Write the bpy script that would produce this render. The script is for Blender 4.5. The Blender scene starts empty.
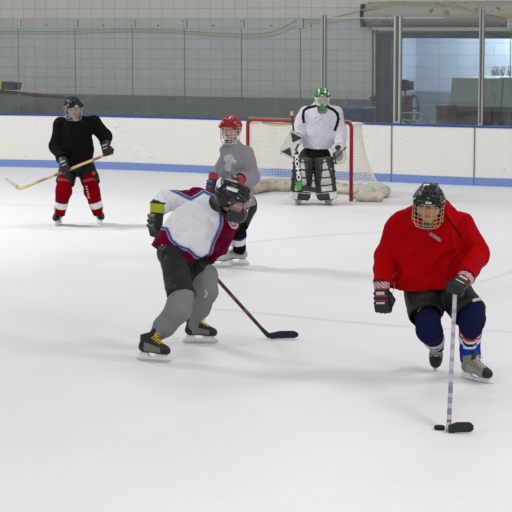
import bpy, math, random
import numpy as np
from mathutils import Vector, Matrix

# ------------------------------------------------------------------ camera, world, light, exposure
SC = bpy.context.scene
COL = SC.collection
FPX = 1920.0                    # focal length in pixels of the 512 px frame
CAM_H = 2.8
PITCH = math.atan(234.0 / FPX)
cam_data = bpy.data.cameras.new('camera')
cam_data.sensor_width = 36.0
cam_data.lens = FPX / 512.0 * 36.0
cam_data.clip_end = 300.0
cam = bpy.data.objects.new('camera', cam_data)
COL.objects.link(cam)
cam.location = (0, 0, CAM_H)
cam.rotation_euler = (math.pi / 2 - PITCH, 0, 0)
SC.camera = cam

world = bpy.data.worlds.new('rink_air')
SC.world = world
world.use_nodes = True
world.node_tree.nodes['Background'].inputs[0].default_value = (0.96, 0.98, 1.0, 1)
world.node_tree.nodes['Background'].inputs[1].default_value = 0.29

def area_light(name, loc, target, sx, sy, power, col=(1, 1, 1)):
    l = bpy.data.lights.new(name, 'AREA')
    l.shape = 'RECTANGLE'; l.size = sx; l.size_y = sy; l.energy = power; l.color = col
    o = bpy.data.objects.new(name, l); COL.objects.link(o)
    o.location = loc
    d = Vector(target) - Vector(loc)
    o.rotation_euler = d.to_track_quat('-Z', 'Y').to_euler()
    return o
# rows of rink lamps under the roof
for lx, ly, pw in [(-8, 4, 220), (-8, 12, 70), (-10, 27, 1150), (0, 4, 220), (0, 12, 80), (1, 26, 210)]:
    area_light('rink_lamp', (lx, ly, 9.0), (lx, ly, 0), 2.5, 2.5, pw, (1.0, 0.985, 0.97))
for lx, ly, pw in [(9, 5, 420), (9, 15, 300), (9, 26, 70)]:
    area_light('rink_lamp', (lx, ly, 8.5), (lx - 3, ly + .5, 0), 2.5, 2.5, pw, (1.0, 0.985, 0.97))
SC.view_settings.view_transform = 'Standard'
SC.view_settings.look = 'None'
SC.view_settings.gamma = 1.0
SC.view_settings.use_curve_mapping = False
SC.view_settings.exposure = 0.27

# ------------------------------------------------------------------ geometry helpers
_cp, _sp = math.cos(PITCH), math.sin(PITCH)
def ray(px, py):
    xc, yc = (px - 256.0) / FPX, (256.0 - py) / FPX
    return np.array([xc, _cp + yc * _sp, -_sp + yc * _cp])
def at(px, py, Y):
    d = ray(px, py); return np.array([0, 0, CAM_H]) + d * (Y / d[1])
def gnd(px, py, z=0.0):
    d = ray(px, py); return np.array([0, 0, CAM_H]) + d * ((z - CAM_H) / d[2])
def J(px, py, Y, r):                     # joint with a radius measured in photo pixels
    return (at(px, py, Y), r * Y / FPX)
def V3(*a): return np.array(a, float)
def unit(v):
    v = np.asarray(v, float); return v / (np.linalg.norm(v) + 1e-12)
def lin(c):                              # '#rrggbb' -> linear rgb
    c = c.lstrip('#'); out = []
    for i in (0, 2, 4):
        s = int(c[i:i + 2], 16) / 255.0
        out.append(s / 12.92 if s <= 0.04045 else ((s + 0.055) / 1.055) ** 2.4)
    return np.array(out)
def frame(fwd, up):                      # columns right, forward, up
    f = unit(fwd); r = unit(np.cross(f, up)); u = np.cross(r, f)
    return np.stack([r, f, u], 1)

# ------------------------------------------------------------------ materials
_mats = {}
def nodes_of(name):
    m = bpy.data.materials.new(name); m.use_nodes = True
    nt = m.node_tree
    return m, nt, nt.nodes, nt.links, nt.nodes['Principled BSDF']
def colmat(name, rough=0.8, metal=0.0, spec=0.3, noise=0.06, scale=40.0, bump=0.15, wrinkle=0.0, sheen=0.0):
    """surface whose own colours sit in the colour attribute, with procedural grain and bump"""
    if name in _mats: return _mats[name]
    m, nt, N, L, b = nodes_of(name)
    a = N.new('ShaderNodeAttribute'); a.attribute_name = 'Col'
    tc = N.new('ShaderNodeTexCoord')
    n = N.new('ShaderNodeTexNoise'); n.inputs['Scale'].default_value = scale; n.inputs['Detail'].default_value = 4
    L.new(tc.outputs['Object'], n.inputs['Vector'])
    mr = N.new('ShaderNodeMapRange'); mr.inputs[1].default_value = .25; mr.inputs[2].default_value = .75
    mr.inputs[3].default_value = 1 - noise; mr.inputs[4].default_value = 1 + noise
    L.new(n.outputs['Fac'], mr.inputs[0])
    mx = N.new('ShaderNodeMix'); mx.data_type = 'RGBA'; mx.blend_type = 'MULTIPLY'; mx.inputs[0].default_value = 1
    L.new(a.outputs['Color'], mx.inputs[6]); L.new(mr.outputs[0], mx.inputs[7])
    L.new(mx.outputs[2], b.inputs['Base Color'])
    b.inputs['Roughness'].default_value = rough; b.inputs['Metallic'].default_value = metal
    b.inputs['Specular IOR Level'].default_value = spec
    if sheen: b.inputs['Sheen Weight'].default_value = sheen
    bp = N.new('ShaderNodeBump'); bp.inputs['Strength'].default_value = bump; bp.inputs['Distance'].default_value = .004
    L.new(n.outputs['Fac'], bp.inputs['Height']); L.new(bp.outputs[0], b.inputs['Normal'])
    if wrinkle:                                          # broad creases of loose cloth
        mp = N.new('ShaderNodeMapping'); mp.inputs['Scale'].default_value = (1.0, .7, .55); mp.inputs['Rotation'].default_value = (.3, .9, .2)
        L.new(tc.outputs['Object'], mp.inputs['Vector'])
        w = N.new('ShaderNodeTexNoise'); w.inputs['Scale'].default_value = 9; w.inputs['Detail'].default_value = 2.5; w.inputs['Distortion'].default_value = 1.1
        L.new(mp.outputs[0], w.inputs['Vector'])
        b2 = N.new('ShaderNodeBump'); b2.inputs['Strength'].default_value = wrinkle; b2.inputs['Distance'].default_value = .06
        L.new(w.outputs['Fac'], b2.inputs['Height']); L.new(b2.outputs[0], bp.inputs['Normal'])
    _mats[name] = m
    return m
def clearmat(name, tint, gloss=0.06, rough=0.03, dirt=0.0, top=.6):
    """thin clear sheet: mostly transparent, tinted, with a glossy surface and a little grime"""
    if name in _mats: return _mats[name]
    m, nt, N, L, b = nodes_of(name)
    N.remove(b)
    out = N['Material Output']
    t = N.new('ShaderNodeBsdfTransparent'); t.inputs[0].default_value = (*tint, 1)
    g = N.new('ShaderNodeBsdfGlossy'); g.inputs['Roughness'].default_value = rough
    g.inputs[0].default_value = (1, 1, 1, 1)
    lw = N.new('ShaderNodeLayerWeight'); lw.inputs[0].default_value = .25
    mr = N.new('ShaderNodeMapRange'); mr.inputs[3].default_value = gloss; mr.inputs[4].default_value = top
    L.new(lw.outputs['Facing'], mr.inputs[0])
    mx = N.new('ShaderNodeMixShader')
    L.new(mr.outputs[0], mx.inputs[0]); L.new(t.outputs[0], mx.inputs[1]); L.new(g.outputs[0], mx.inputs[2])
    last = mx
    if dirt:
        tc = N.new('ShaderNodeTexCoord'); n = N.new('ShaderNodeTexNoise'); n.inputs['Scale'].default_value = 6
        n.inputs['Detail'].default_value = 5
        L.new(tc.outputs['Object'], n.inputs['Vector'])
        m2 = N.new('ShaderNodeMapRange'); m2.inputs[1].default_value = .35; m2.inputs[2].default_value = .8
        m2.inputs[3].default_value = dirt * .3; m2.inputs[4].default_value = dirt
        L.new(n.outputs['Fac'], m2.inputs[0])
        df = N.new('ShaderNodeBsdfDiffuse'); df.inputs[0].default_value = (.62, .68, .66, 1)
        mx2 = N.new('ShaderNodeMixShader')
        L.new(m2.outputs[0], mx2.inputs[0]); L.new(mx.outputs[0], mx2.inputs[1]); L.new(df.outputs[0], mx2.inputs[2])
        last = mx2
    L.new(last.outputs[0], out.inputs[0])
    _mats[name] = m
    return m
CLOTH = colmat('jersey_knit', .9, spec=.06, noise=.05, scale=160, bump=.18, wrinkle=.75)
KNIT = colmat('sock_knit', .92, spec=.05, noise=.08, scale=120, bump=.35, wrinkle=.25)
NYLON = colmat('pants_nylon', .6, spec=.3, noise=.08, scale=60, bump=.2, wrinkle=.5)
SHELL = colmat('helmet_plastic', .24, spec=.4, noise=.03, scale=30, bump=.02)
LEATHER = colmat('glove_leather', .5, spec=.4, noise=.1, scale=70, bump=.3)
SKIN = colmat('skin', .5, spec=.35, noise=.05, scale=60, bump=.1)
STEEL = colmat('bright_steel', .28, metal=.9, spec=.5, noise=.03, scale=20, bump=.02)
WIRE = colmat('painted_wire', .4, metal=.2, spec=.5, noise=.03, scale=20, bump=.02)
PLASTIC = colmat('hard_plastic', .4, spec=.45, noise=.04, scale=25, bump=.05)
PAINTED = colmat('painted_metal', .45, spec=.4, noise=.08, scale=12, bump=.08)
CORD = colmat('white_cord', .9, spec=.1, noise=.05, scale=50, bump=.2)
CANVAS = colmat('canvas', .9, spec=.1, noise=.14, scale=9, bump=.5)
WOOD = colmat('lacquered_wood', .4, spec=.4, noise=.12, scale=25, bump=.06)
RUBBER = colmat('black_rubber', .65, spec=.3, noise=.1, scale=60, bump=.2)
VISOR = clearmat('clear_visor', (.95, .96, .97), .02, .05, top=.2)

# ------------------------------------------------------------------ meshes
def mk(name, V, F, mat, col=None, parent=None, base=None, smooth=True):
    """links one mesh object; parts share the base of their thing"""
    V = np.asarray(V, np.float64)
    if base is None: base = np.zeros(3)
    me = bpy.data.meshes.new(name)
    if isinstance(F, np.ndarray):
        n = len(F)
        me.vertices.add(len(V)); me.vertices.foreach_set('co', (V - base).ravel().astype(np.float32))
        me.loops.add(n * 4); me.loops.foreach_set('vertex_index', F.ravel().astype(np.int32))
        me.polygons.add(n)
        me.polygons.foreach_set('loop_start', (np.arange(n) * 4).astype(np.int32))
        me.update(calc_edges=True); me.validate()
    else:
        me.from_pydata([tuple(v) for v in (V - base)], [], [tuple(int(i) for i in f) for f in F])
        me.update()
    if smooth: me.polygons.foreach_set('use_smooth', np.ones(len(me.polygons), bool))
    ca = me.color_attributes.new('Col', 'FLOAT_COLOR', 'POINT')
    c = np.ones((len(me.vertices), 4), np.float32)
    if col is None: col = lin('#bbbbbb')
    c[:, :3] = col
    ca.data.foreach_set('color', c.ravel())
    me.materials.append(mat)
    o = bpy.data.objects.new(name, me); COL.objects.link(o)
    if parent is not None: o.parent = parent
    else: o.location = base
    return o
def empty(name, base):
    o = bpy.data.objects.new(name, None); COL.objects.link(o); o.location = base
    o.empty_display_size = .1
    return o
def tag(o, label, cat, group=None):
    o['label'] = label; o['category'] = cat
    if group: o['group'] = group
    return o
def structure(o):
    o['kind'] = 'structure'; return o

class MB:
    """collects simple shapes, each with its own colour, into one mesh"""
    def __init__(s): s.V = []; s.F = []; s.C = []; s.n = 0
    def add(s, V, F, col):
        V = np.asarray(V, float)
        s.V.append(V); s.F += [tuple(i + s.n for i in f) for f in F]
        c = np.zeros((len(V), 3)); c[:] = lin(col) if isinstance(col, str) else col
        s.C.append(c); s.n += len(V); return s
    def box(s, c, h, R=None, col='#888888', bev=0.0):
        h = np.asarray(h, float); c = np.asarray(c, float); R = np.eye(3) if R is None else R
        b = min(bev, h.min() * .9)
        if b <= 0:
            P = np.array([[x, y, z] for x in (-1, 1) for y in (-1, 1) for z in (-1, 1)], float) * h
            F = [(0, 1, 3, 2), (4, 6, 7, 5), (0, 4, 5, 1), (2, 3, 7, 6), (0, 2, 6, 4), (1, 5, 7, 3)]
        else:
            P = []; idx = {}
            for sx in (-1, 1):
                for sy in (-1, 1):
                    for sz in (-1, 1):
                        S = np.array([sx, sy, sz], float)
                        for ax in range(3):
                            p = S * (h - b); p[ax] = S[ax] * h[ax]
                            idx[(sx, sy, sz, ax)] = len(P); P.append(p)
            g = lambda x, y, z, a: idx[(x, y, z, a)]
            F = []
            for a in range(3):
                o1, o2 = (a + 1) % 3, (a + 2) % 3
                for sg in (-1, 1):
                    q = []
                    for u, v in ((-1, -1), (1, -1), (1, 1), (-1, 1)):
                        k = [0, 0, 0]; k[a] = sg; k[o1] = u; k[o2] = v
                        q.append(g(*k, a))
                    F.append(tuple(q if sg > 0 else q[::-1]))
            for a in range(3):                      # edge bevels
                o1, o2 = (a + 1) % 3, (a + 2) % 3
                for u in (-1, 1):
                    for v in (-1, 1):
                        k0 = [0, 0, 0]; k1 = [0, 0, 0]
                        k0[a] = -1; k1[a] = 1
                        for k in (k0, k1): k[o1] = u; k[o2] = v
                        q = (g(*k0, o1), g(*k1, o1), g(*k1, o2), g(*k0, o2))
                        F.append(q if u * v > 0 else q[::-1])
            for sx in (-1, 1):
                for sy in (-1, 1):
                    for sz in (-1, 1):
                        q = tuple(g(sx, sy, sz, a) for a in range(3))
                        F.append(q if sx * sy * sz > 0 else q[::-1])
            P = np.array(P)
        return s.add(P @ R.T + c, F, col)
    def tube(s, pts, r, col='#888888', n=8, caps=True, flat=None):
        pts = [np.asarray(p, float) for p in pts]
        m = len(pts); rr = r if hasattr(r, '__len__') else [r] * m
        T = []
        for i in range(m):
            a = pts[max(i - 1, 0)]; b = pts[min(i + 1, m - 1)]; T.append(unit(b - a))
        ref = V3(0, 0, 1) if abs(T[0][2]) < .9 else V3(1, 0, 0)
        u = unit(np.cross(T[0], ref)); V = []
        for i in range(m):
            u = unit(u - T[i] * np.dot(u, T[i])); w = np.cross(T[i], u)
            for k in range(n):
                a = 2 * math.pi * k / n
                V.append(pts[i] + rr[i] * (u * math.cos(a) + w * math.sin(a)))
        F = []
        for i in range(m - 1):
            for k in range(n):
                k2 = (k + 1) % n
                F.append((i * n + k, i * n + k2, (i + 1) * n + k2, (i + 1) * n + k))
        if caps:
            F.append(tuple(range(n))[::-1]); F.append(tuple((m - 1) * n + k for k in range(n)))
        return s.add(V, F, col)
    def rectbar(s, pts, hw, hh, side, col):
        """bar of rectangular section along pts; side gives the width direction"""
        pts = [np.asarray(p, float) for p in pts]; m = len(pts); V = []
        hws = hw if hasattr(hw, '__len__') else [hw] * m
        hhs = hh if hasattr(hh, '__len__') else [hh] * m
        for i in range(m):
            t = unit(pts[min(i + 1, m - 1)] - pts[max(i - 1, 0)])
            u = unit(np.asarray(side) - t * np.dot(side, t)); w = np.cross(t, u)
            for a, b in ((-1, -1), (1, -1), (1, 1), (-1, 1)):
                V.append(pts[i] + u * hws[i] * a + w * hhs[i] * b)
        F = []
        for i in range(m - 1):
            for k in range(4):
                k2 = (k + 1) % 4
                F.append((i * 4 + k, i * 4 + k2, (i + 1) * 4 + k2, (i + 1) * 4 + k))
        F.append((3, 2, 1, 0)); F.append(tuple((m - 1) * 4 + k for k in range(4)))
        return s.add(V, F, col)
    def prism(s, poly, origin, ex, ey, depth, col):
        """polygon in the ex, ey plane extruded by +-depth along their normal"""
        ex = unit(ex); ey = np.asarray(ey, float); ey = unit(ey - ex * np.dot(ex, ey)); ez = np.cross(ex, ey)
        n = len(poly); V = []
        for sg in (-1, 1):
            for (a, b) in poly: V.append(origin + ex * a + ey * b + ez * depth * sg)
        F = [tuple(range(n))[::-1], tuple(range(n, 2 * n))]
        for k in range(n):
            k2 = (k + 1) % n; F.append((k, k2, n + k2, n + k))
        return s.add(V, F, col)
    def build(s, name, mat, parent=None, base=None, smooth=False):
        o = mk(name, np.concatenate(s.V), s.F, mat, np.concatenate(s.C), parent, base, smooth)
        if smooth:
            o.data.set_sharp_from_angle(angle=math.radians(40))
        return o

# ------------------------------------------------------------------ implicit surfaces
def smin(a, b, k):
    h = np.maximum(k - np.abs(a - b), 0) / k
    return np.minimum(a, b) - h * h * k * .25
def smax(a, b, k): return -smin(-a, -b, k)
def s_cap(a, b, ra, rb, fn=None, fs=1.0):
    a = np.asarray(a, np.float32); b = np.asarray(b, np.float32)
    def f(P):
        A, B = a, b
        if fn is not None:
            nn = np.asarray(unit(fn), np.float32); g = 1 / fs - 1
            P = P + nn * ((P - a) @ nn)[..., None] * g
            B = b + nn * float((b - a) @ nn) * g
        ab = B - A; pa = P - A
        t = np.clip(pa @ ab / (float(ab @ ab) + 1e-9), 0, 1)
        d = np.linalg.norm(pa - t[..., None] * ab, axis=-1)
        return (d - (ra + t * (rb - ra))) * min(1.0, fs if fs > .6 else .7)
    return f
def s_ell(c, r, R=None):
    c = np.asarray(c, np.float32); r = np.asarray(r, np.float32)
    def f(P):
        q = P - c
        if R is not None: q = q @ np.asarray(R, np.float32)
        k0 = np.linalg.norm(q / r, axis=-1); k1 = np.linalg.norm(q / (r * r), axis=-1) + 1e-6
        return k0 * (k0 - 1) / k1
    return f
def s_box(c, h, rad, R=None):
    c = np.asarray(c, np.float32); h = np.asarray(h, np.float32) - rad
    def f(P):
        q = P - c
        if R is not None: q = q @ np.asarray(R, np.float32)
        q = np.abs(q) - h
        return np.linalg.norm(np.maximum(q, 0), axis=-1) + np.minimum(q.max(-1), 0) - rad
    return f
def s_tube(js, k=.02, fn=None, fs=1.0):
    caps = [s_cap(js[i][0], js[i + 1][0], js[i][1], js[i + 1][1], fn, fs) for i in range(len(js) - 1)]
    return s_union(caps, k)
def s_union(fs, k=.03):
    def f(P):
        d = fs[0](P)
        for g in fs[1:]: d = smin(d, g(P), k)
        return d
    return f
def s_cut(f0, c, n, hollow=0.0, th=.014, rad=None):
    c = np.asarray(c, np.float32); n = np.asarray(unit(n), np.float32)
    def f(P):
        d0 = f0(P); q = (P - c) @ n
        far = np.linalg.norm(P - c, axis=-1) - rad if rad else np.float32(-1e3)
        d = np.maximum(d0, -np.maximum(-q, far))
        if hollow: d = np.maximum(d, -np.maximum(np.maximum(d0 + th, -(q + hollow)), far))
        return d
    return f
def s_folds(f0, amp, freq, seed=0, dirs=None):
    rng = np.random.RandomState(seed)
    ks = []
    for i in range(5):
        v = rng.normal(size=3)
        if dirs is not None: v = v * np.asarray(dirs)
        ks.append((unit(v) * freq * rng.uniform(.6, 1.5), rng.uniform(0, 6.28), rng.normal(size=3) * freq * .5, rng.uniform(0, 6.28)))
    def f(P):
        d = f0(P); w = 0
        for k, ph, k2, p2 in ks:
            a = P @ np.asarray(k, np.float32) + ph + 1.2 * np.sin(P @ np.asarray(k2, np.float32) + p2)
            w = w + 2.2 * ((1 - np.abs(np.sin(a * .5))) ** 1.6 - .24)
        return d - amp * w / 2.2
    return f
def axis(lo, hi, h, fine=None):
    if fine is None: return np.arange(lo, hi + h, h, dtype=np.float32)
    a, b, hf = fine; out = [lo]
    while out[-1] < hi:
        x = out[-1]; out.append(x + (hf if a - h < x < b else h))
    return np.array(out, np.float32)
_ED = [(0, 1, 0), (2, 3, 0), (4, 5, 0), (6, 7, 0)]
def surface(f, lo, hi, h, axes=None):
    if axes is None: axes = [axis(lo[i], hi[i], h) for i in range(3)]
    xs, ys, zs = axes
    P = np.stack(np.meshgrid(xs, ys, zs, indexing='ij'), -1).astype(np.float32)
    d = f(P).astype(np.float32)
    s = d < 0
    cnt = np.zeros(np.array(d.shape) - 1, np.int8)
    corners = [(i, j, k) for i in (0, 1) for j in (0, 1) for k in (0, 1)]
    nx, ny, nz = d.shape
    for (i, j, k) in corners: cnt += s[i:nx - 1 + i, j:ny - 1 + j, k:nz - 1 + k]
    I = np.argwhere((cnt > 0) & (cnt < 8))
    idx = -np.ones(cnt.shape, np.int64); idx[I[:, 0], I[:, 1], I[:, 2]] = np.arange(len(I))
    acc = np.zeros((len(I), 3)); num = np.zeros(len(I))
    for ca in corners:
        for ax in range(3):
            if ca[ax]: continue
            cb = list(ca); cb[ax] = 1
            A = I + np.array(ca); B = I + np.array(cb)
            da = d[A[:, 0], A[:, 1], A[:, 2]]; db = d[B[:, 0], B[:, 1], B[:, 2]]
            m = (da < 0) != (db < 0)
            t = np.where(m, da / (da - db + 1e-20), 0)[:, None]
            pa = P[A[:, 0], A[:, 1], A[:, 2]]; pb = P[B[:, 0], B[:, 1], B[:, 2]]
            acc += np.where(m[:, None], pa + t * (pb - pa), 0); num += m
    V = acc / num[:, None]
    faces = []
    for ax in range(3):
        o1, o2 = (ax + 1) % 3, (ax + 2) % 3
        sl0 = [slice(1, n - 1) for n in d.shape]; sl1 = list(sl0)
        sl0[ax] = slice(0, d.shape[ax] - 1); sl1[ax] = slice(1, d.shape[ax])
        s0 = s[tuple(sl0)]; s1 = s[tuple(sl1)]
        E = np.argwhere(s0 != s1)
        if len(E) == 0: continue
        sg = s0[E[:, 0], E[:, 1], E[:, 2]]
        off = np.ones(3, int); off[ax] = 0
        E = E + off
        q = []
        for u, v in ((-1, -1), (0, -1), (0, 0), (-1, 0)):
            c = E.copy(); c[:, o1] += u; c[:, o2] += v
            q.append(idx[c[:, 0], c[:, 1], c[:, 2]])
        q = np.stack(q, 1)
        q[~sg] = q[~sg][:, ::-1]
        faces.append(q)
    return V, np.concatenate(faces)
def implicit(name, f, pts, pad, h, mat, colfn, parent=None, base=None, M=None, axes=None):
    """mesh of an implicit surface; pts bound it, M = (R, origin, scale) takes local verts to the world"""
    pts = np.asarray(pts)
    V, F = surface(f, pts.min(0) - pad, pts.max(0) + pad, h, axes)
    c = colfn(V) if callable(colfn) else lin(colfn)
    if M is not None:
        R, o, sc = M; V = (V * sc) @ R.T + o
    return mk(name, V, F, mat, c, parent, base)
def paint(V, base): 
    c = np.zeros((len(V), 3)); c[:] = lin(base); return c
def in_poly(q, poly):
    x, y = q[:, 0], q[:, 1]; ins = np.zeros(len(q), bool); n = len(poly)
    for i in range(n):
        x0, y0 = poly[i]; x1, y1 = poly[(i + 1) % n]
        c = ((y0 > y) != (y1 > y)) & (x < (x1 - x0) * (y - y0) / (y1 - y0 + 1e-12) + x0)
        ins ^= c
    return ins
def poly_dist(q, poly, closed=False):
    d = np.full(len(q), 1e9); n = len(poly)
    for i in range(n if closed else n - 1):
        a = np.asarray(poly[i], float); b = np.asarray(poly[(i + 1) % n], float)
        ab = b - a; t = np.clip((q - a) @ ab / (ab @ ab + 1e-9), 0, 1)
        d = np.minimum(d, np.linalg.norm(q - a - t[:, None] * ab, axis=1))
    return d
class Cloth2D:
    """pattern plane of a garment: a fixed slanted plane through the wearer, units of 1/s metres"""
    def __init__(s, px, py, Y):
        s.c = at(px, py, Y); s.px, s.py, s.s = px, py, FPX / Y
        d = ray(px, py); s.kx, s.kz = d[0] / d[1], d[2] / d[1]; s.Y = Y
    def q(s, V):
        dy = V[:, 1] - s.c[1]
        return np.stack([s.px + (V[:, 0] - s.c[0] - s.kx * dy) * s.s, s.py - (V[:, 2] - s.c[2] - s.kz * dy) * s.s], 1)
# ------------------------------------------------------------------ the rink: ice, boards, wall, garage
_bx = np.array([0, 64, 128, 240, 384, 512], float); _by = np.array([166.6, 167.9, 169.8, 175.0, 181.6, 187.0])
_bc = np.polyfit(_bx, _by, 3)
def board(px):                                        # foot of the boards under photo column px
    x = min(max(px, -30), 545); y = np.polyval(_bc, x)
    if px != x: y += (px - x) * (.012 if px < 0 else .036)
    p = gnd(px, y); return V3(p[0], p[1], 0)
def btan(px): return unit(board(px + 4) - board(px - 4))
def bnor(px): t = btan(px); return V3(-t[1], t[0], 0)          # away from the ice
U = unit(board(512) - board(0)); NB = V3(-U[1], U[0], 0)          # mean direction of the end boards
WALL_OFF = 3.0
W0 = board(256) + NB * WALL_OFF
def wall(px, py, off=0.0):
    """point on the block wall (off metres in front of it) seen at a photo position"""
    d = ray(px, py); c = V3(0, 0, CAM_H); t = np.dot(W0 - NB * off - c, NB) / np.dot(d, NB); return c + d * t
RW = np.stack([U, NB, V3(0, 0, 1)], 1)

def ice_mat():
    m, nt, N, L, b = nodes_of('ice')
    tc = N.new('ShaderNodeTexCoord')
    n1 = N.new('ShaderNodeTexNoise'); n1.inputs['Scale'].default_value = .7; n1.inputs['Detail'].default_value = 6
    mp = N.new('ShaderNodeMapping'); mp.inputs['Scale'].default_value = (1, .6, 1); mp.inputs['Rotation'].default_value = (0, 0, .5)
    L.new(tc.outputs['Object'], mp.inputs['Vector']); L.new(mp.outputs[0], n1.inputs['Vector'])
    n2 = N.new('ShaderNodeTexNoise'); n2.inputs['Scale'].default_value = 14; n2.inputs['Detail'].default_value = 6
    n2.inputs['Distortion'].default_value = 1.5
    mp2 = N.new('ShaderNodeMapping'); mp2.inputs['Scale'].default_value = (.25, 2.2, 1); mp2.inputs['Rotation'].default_value = (0, 0, -.6)
    L.new(tc.outputs['Object'], mp2.inputs['Vector']); L.new(mp2.outputs[0], n2.inputs['Vector'])
    r = N.new('ShaderNodeValToRGB'); r.color_ramp.elements[0].position = .3; r.color_ramp.elements[1].position = .7
    r.color_ramp.elements[0].color = (.83, .835, .845, 1); r.color_ramp.elements[1].color = (.89, .893, .9, 1)
    L.new(n1.outputs['Fac'], r.inputs[0])
    mr = N.new('ShaderNodeMapRange'); mr.inputs[1].default_value = .3; mr.inputs[2].default_value = .7; mr.inputs[3].default_value = .965; mr.inputs[4].default_value = 1.01
    L.new(n2.outputs['Fac'], mr.inputs[0])
    mx = N.new('ShaderNodeMix'); mx.data_type = 'RGBA'; mx.blend_type = 'MULTIPLY'; mx.inputs[0].default_value = 1
    L.new(r.outputs[0], mx.inputs[6]); L.new(mr.outputs[0], mx.inputs[7]); L.new(mx.outputs[2], b.inputs['Base Color'])
    b.inputs['Roughness'].default_value = .42; b.inputs['Specular IOR Level'].default_value = .25
    bp = N.new('ShaderNodeBump'); bp.inputs['Strength'].default_value = .25; bp.inputs['Distance'].default_value = .004
    L.new(n2.outputs['Fac'], bp.inputs['Height']); L.new(bp.outputs[0], b.inputs['Normal'])
    return m
def block_mat(name, c1, c2, mortar, band=None, bw=.28, bh=.205, zband=1.33, rough=.45):
    """painted block wall laid in stack bond, with a darker painted band below zband"""
    m, nt, N, L, b = nodes_of(name)
    tc = N.new('ShaderNodeTexCoord'); sx = N.new('ShaderNodeSeparateXYZ'); cb = N.new('ShaderNodeCombineXYZ')
    L.new(tc.outputs['Object'], sx.inputs[0]); L.new(sx.outputs['X'], cb.inputs['X']); L.new(sx.outputs['Z'], cb.inputs['Y'])
    br = N.new('ShaderNodeTexBrick'); br.offset = 0; br.inputs['Scale'].default_value = 1
    br.inputs['Brick Width'].default_value = bw; br.inputs['Row Height'].default_value = bh
    br.inputs['Mortar Size'].default_value = .0075; br.inputs['Mortar Smooth'].default_value = .3
    br.inputs['Color1'].default_value = (*lin(c1), 1); br.inputs['Color2'].default_value = (*lin(c2), 1); br.inputs['Mortar'].default_value = (*lin(mortar), 1)
    L.new(cb.outputs[0], br.inputs['Vector'])
    last = br.outputs['Color']
    n = N.new('ShaderNodeTexNoise'); n.inputs['Scale'].default_value = 1.3; n.inputs['Detail'].default_value = 6
    L.new(tc.outputs['Object'], n.inputs['Vector'])
    mr = N.new('ShaderNodeMapRange'); mr.inputs[3].default_value = .93; mr.inputs[4].default_value = 1.05
    L.new(n.outputs['Fac'], mr.inputs[0])
    mx = N.new('ShaderNodeMix'); mx.data_type = 'RGBA'; mx.blend_type = 'MULTIPLY'; mx.inputs[0].default_value = 1
    L.new(last, mx.inputs[6]); L.new(mr.outputs[0], mx.inputs[7]); last = mx.outputs[2]
    if band:
        lt = N.new('ShaderNodeMath'); lt.operation = 'LESS_THAN'; lt.inputs[1].default_value = zband
        L.new(sx.outputs['Z'], lt.inputs[0])
        m2 = N.new('ShaderNodeMix'); m2.data_type = 'RGBA'; m2.blend_type = 'MULTIPLY'
        L.new(lt.outputs[0], m2.inputs[0]); L.new(last, m2.inputs[6]); m2.inputs[7].default_value = (*band, 1); last = m2.outputs[2]
    L.new(last, b.inputs['Base Color']); b.inputs['Roughness'].default_value = rough
    bp = N.new('ShaderNodeBump'); bp.inputs['Strength'].default_value = .5; bp.inputs['Distance'].default_value = .006; bp.invert = True
    L.new(br.outputs['Fac'], bp.inputs['Height']); L.new(bp.outputs[0], b.inputs['Normal'])
    return m
def board_mat():
    """white dasher board plastic with puck scuffs"""
    m, nt, N, L, b = nodes_of('dasher_plastic')
    tc = N.new('ShaderNodeTexCoord'); a = N.new('ShaderNodeAttribute'); a.attribute_name = 'Col'
    def speck(scale, sc, lo, hi):
        mp = N.new('ShaderNodeMapping'); mp.inputs['Scale'].default_value = sc
        L.new(tc.outputs['Object'], mp.inputs['Vector'])
        n = N.new('ShaderNodeTexNoise'); n.inputs['Scale'].default_value = scale; n.inputs['Detail'].default_value = 3
        L.new(mp.outputs[0], n.inputs['Vector'])
        mr = N.new('ShaderNodeMapRange'); mr.inputs[1].default_value = lo; mr.inputs[2].default_value = hi
        mr.inputs[3].default_value = 0; mr.inputs[4].default_value = 1
        L.new(n.outputs['Fac'], mr.inputs[0]); return mr.outputs[0]
    s1 = speck(34, (1, 1, 1.4), .6, .7); s2 = speck(9, (.8, .8, 1.6), .69, .74)
    big = speck(.5, (1, 1, .6), .38, .62)
    ad = N.new('ShaderNodeMath'); ad.operation = 'MAXIMUM'; L.new(s1, ad.inputs[0]); L.new(s2, ad.inputs[1])
    mu = N.new('ShaderNodeMath'); mu.operation = 'MULTIPLY'; L.new(ad.outputs[0], mu.inputs[0])
    b2 = N.new('ShaderNodeMapRange'); b2.inputs[3].default_value = .14; b2.inputs[4].default_value = .5; L.new(big, b2.inputs[0])
    L.new(b2.outputs[0], mu.inputs[1])
    mx = N.new('ShaderNodeMix'); mx.data_type = 'RGBA'; L.new(mu.outputs[0], mx.inputs[0]); L.new(a.outputs['Color'], mx.inputs[6])
    mx.inputs[7].default_value = (*lin('#7d786d'), 1)
    L.new(mx.outputs[2], b.inputs['Base Color']); b.inputs['Roughness'].default_value = .4; b.inputs['Specular IOR Level'].default_value = .3
    return m
ICE = ice_mat(); BOARD = board_mat()
m = MB(); m.box((0, 20, -.05), (14, 30, .05), None, '#ffffff')
structure(m.build('floor', ICE))

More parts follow.
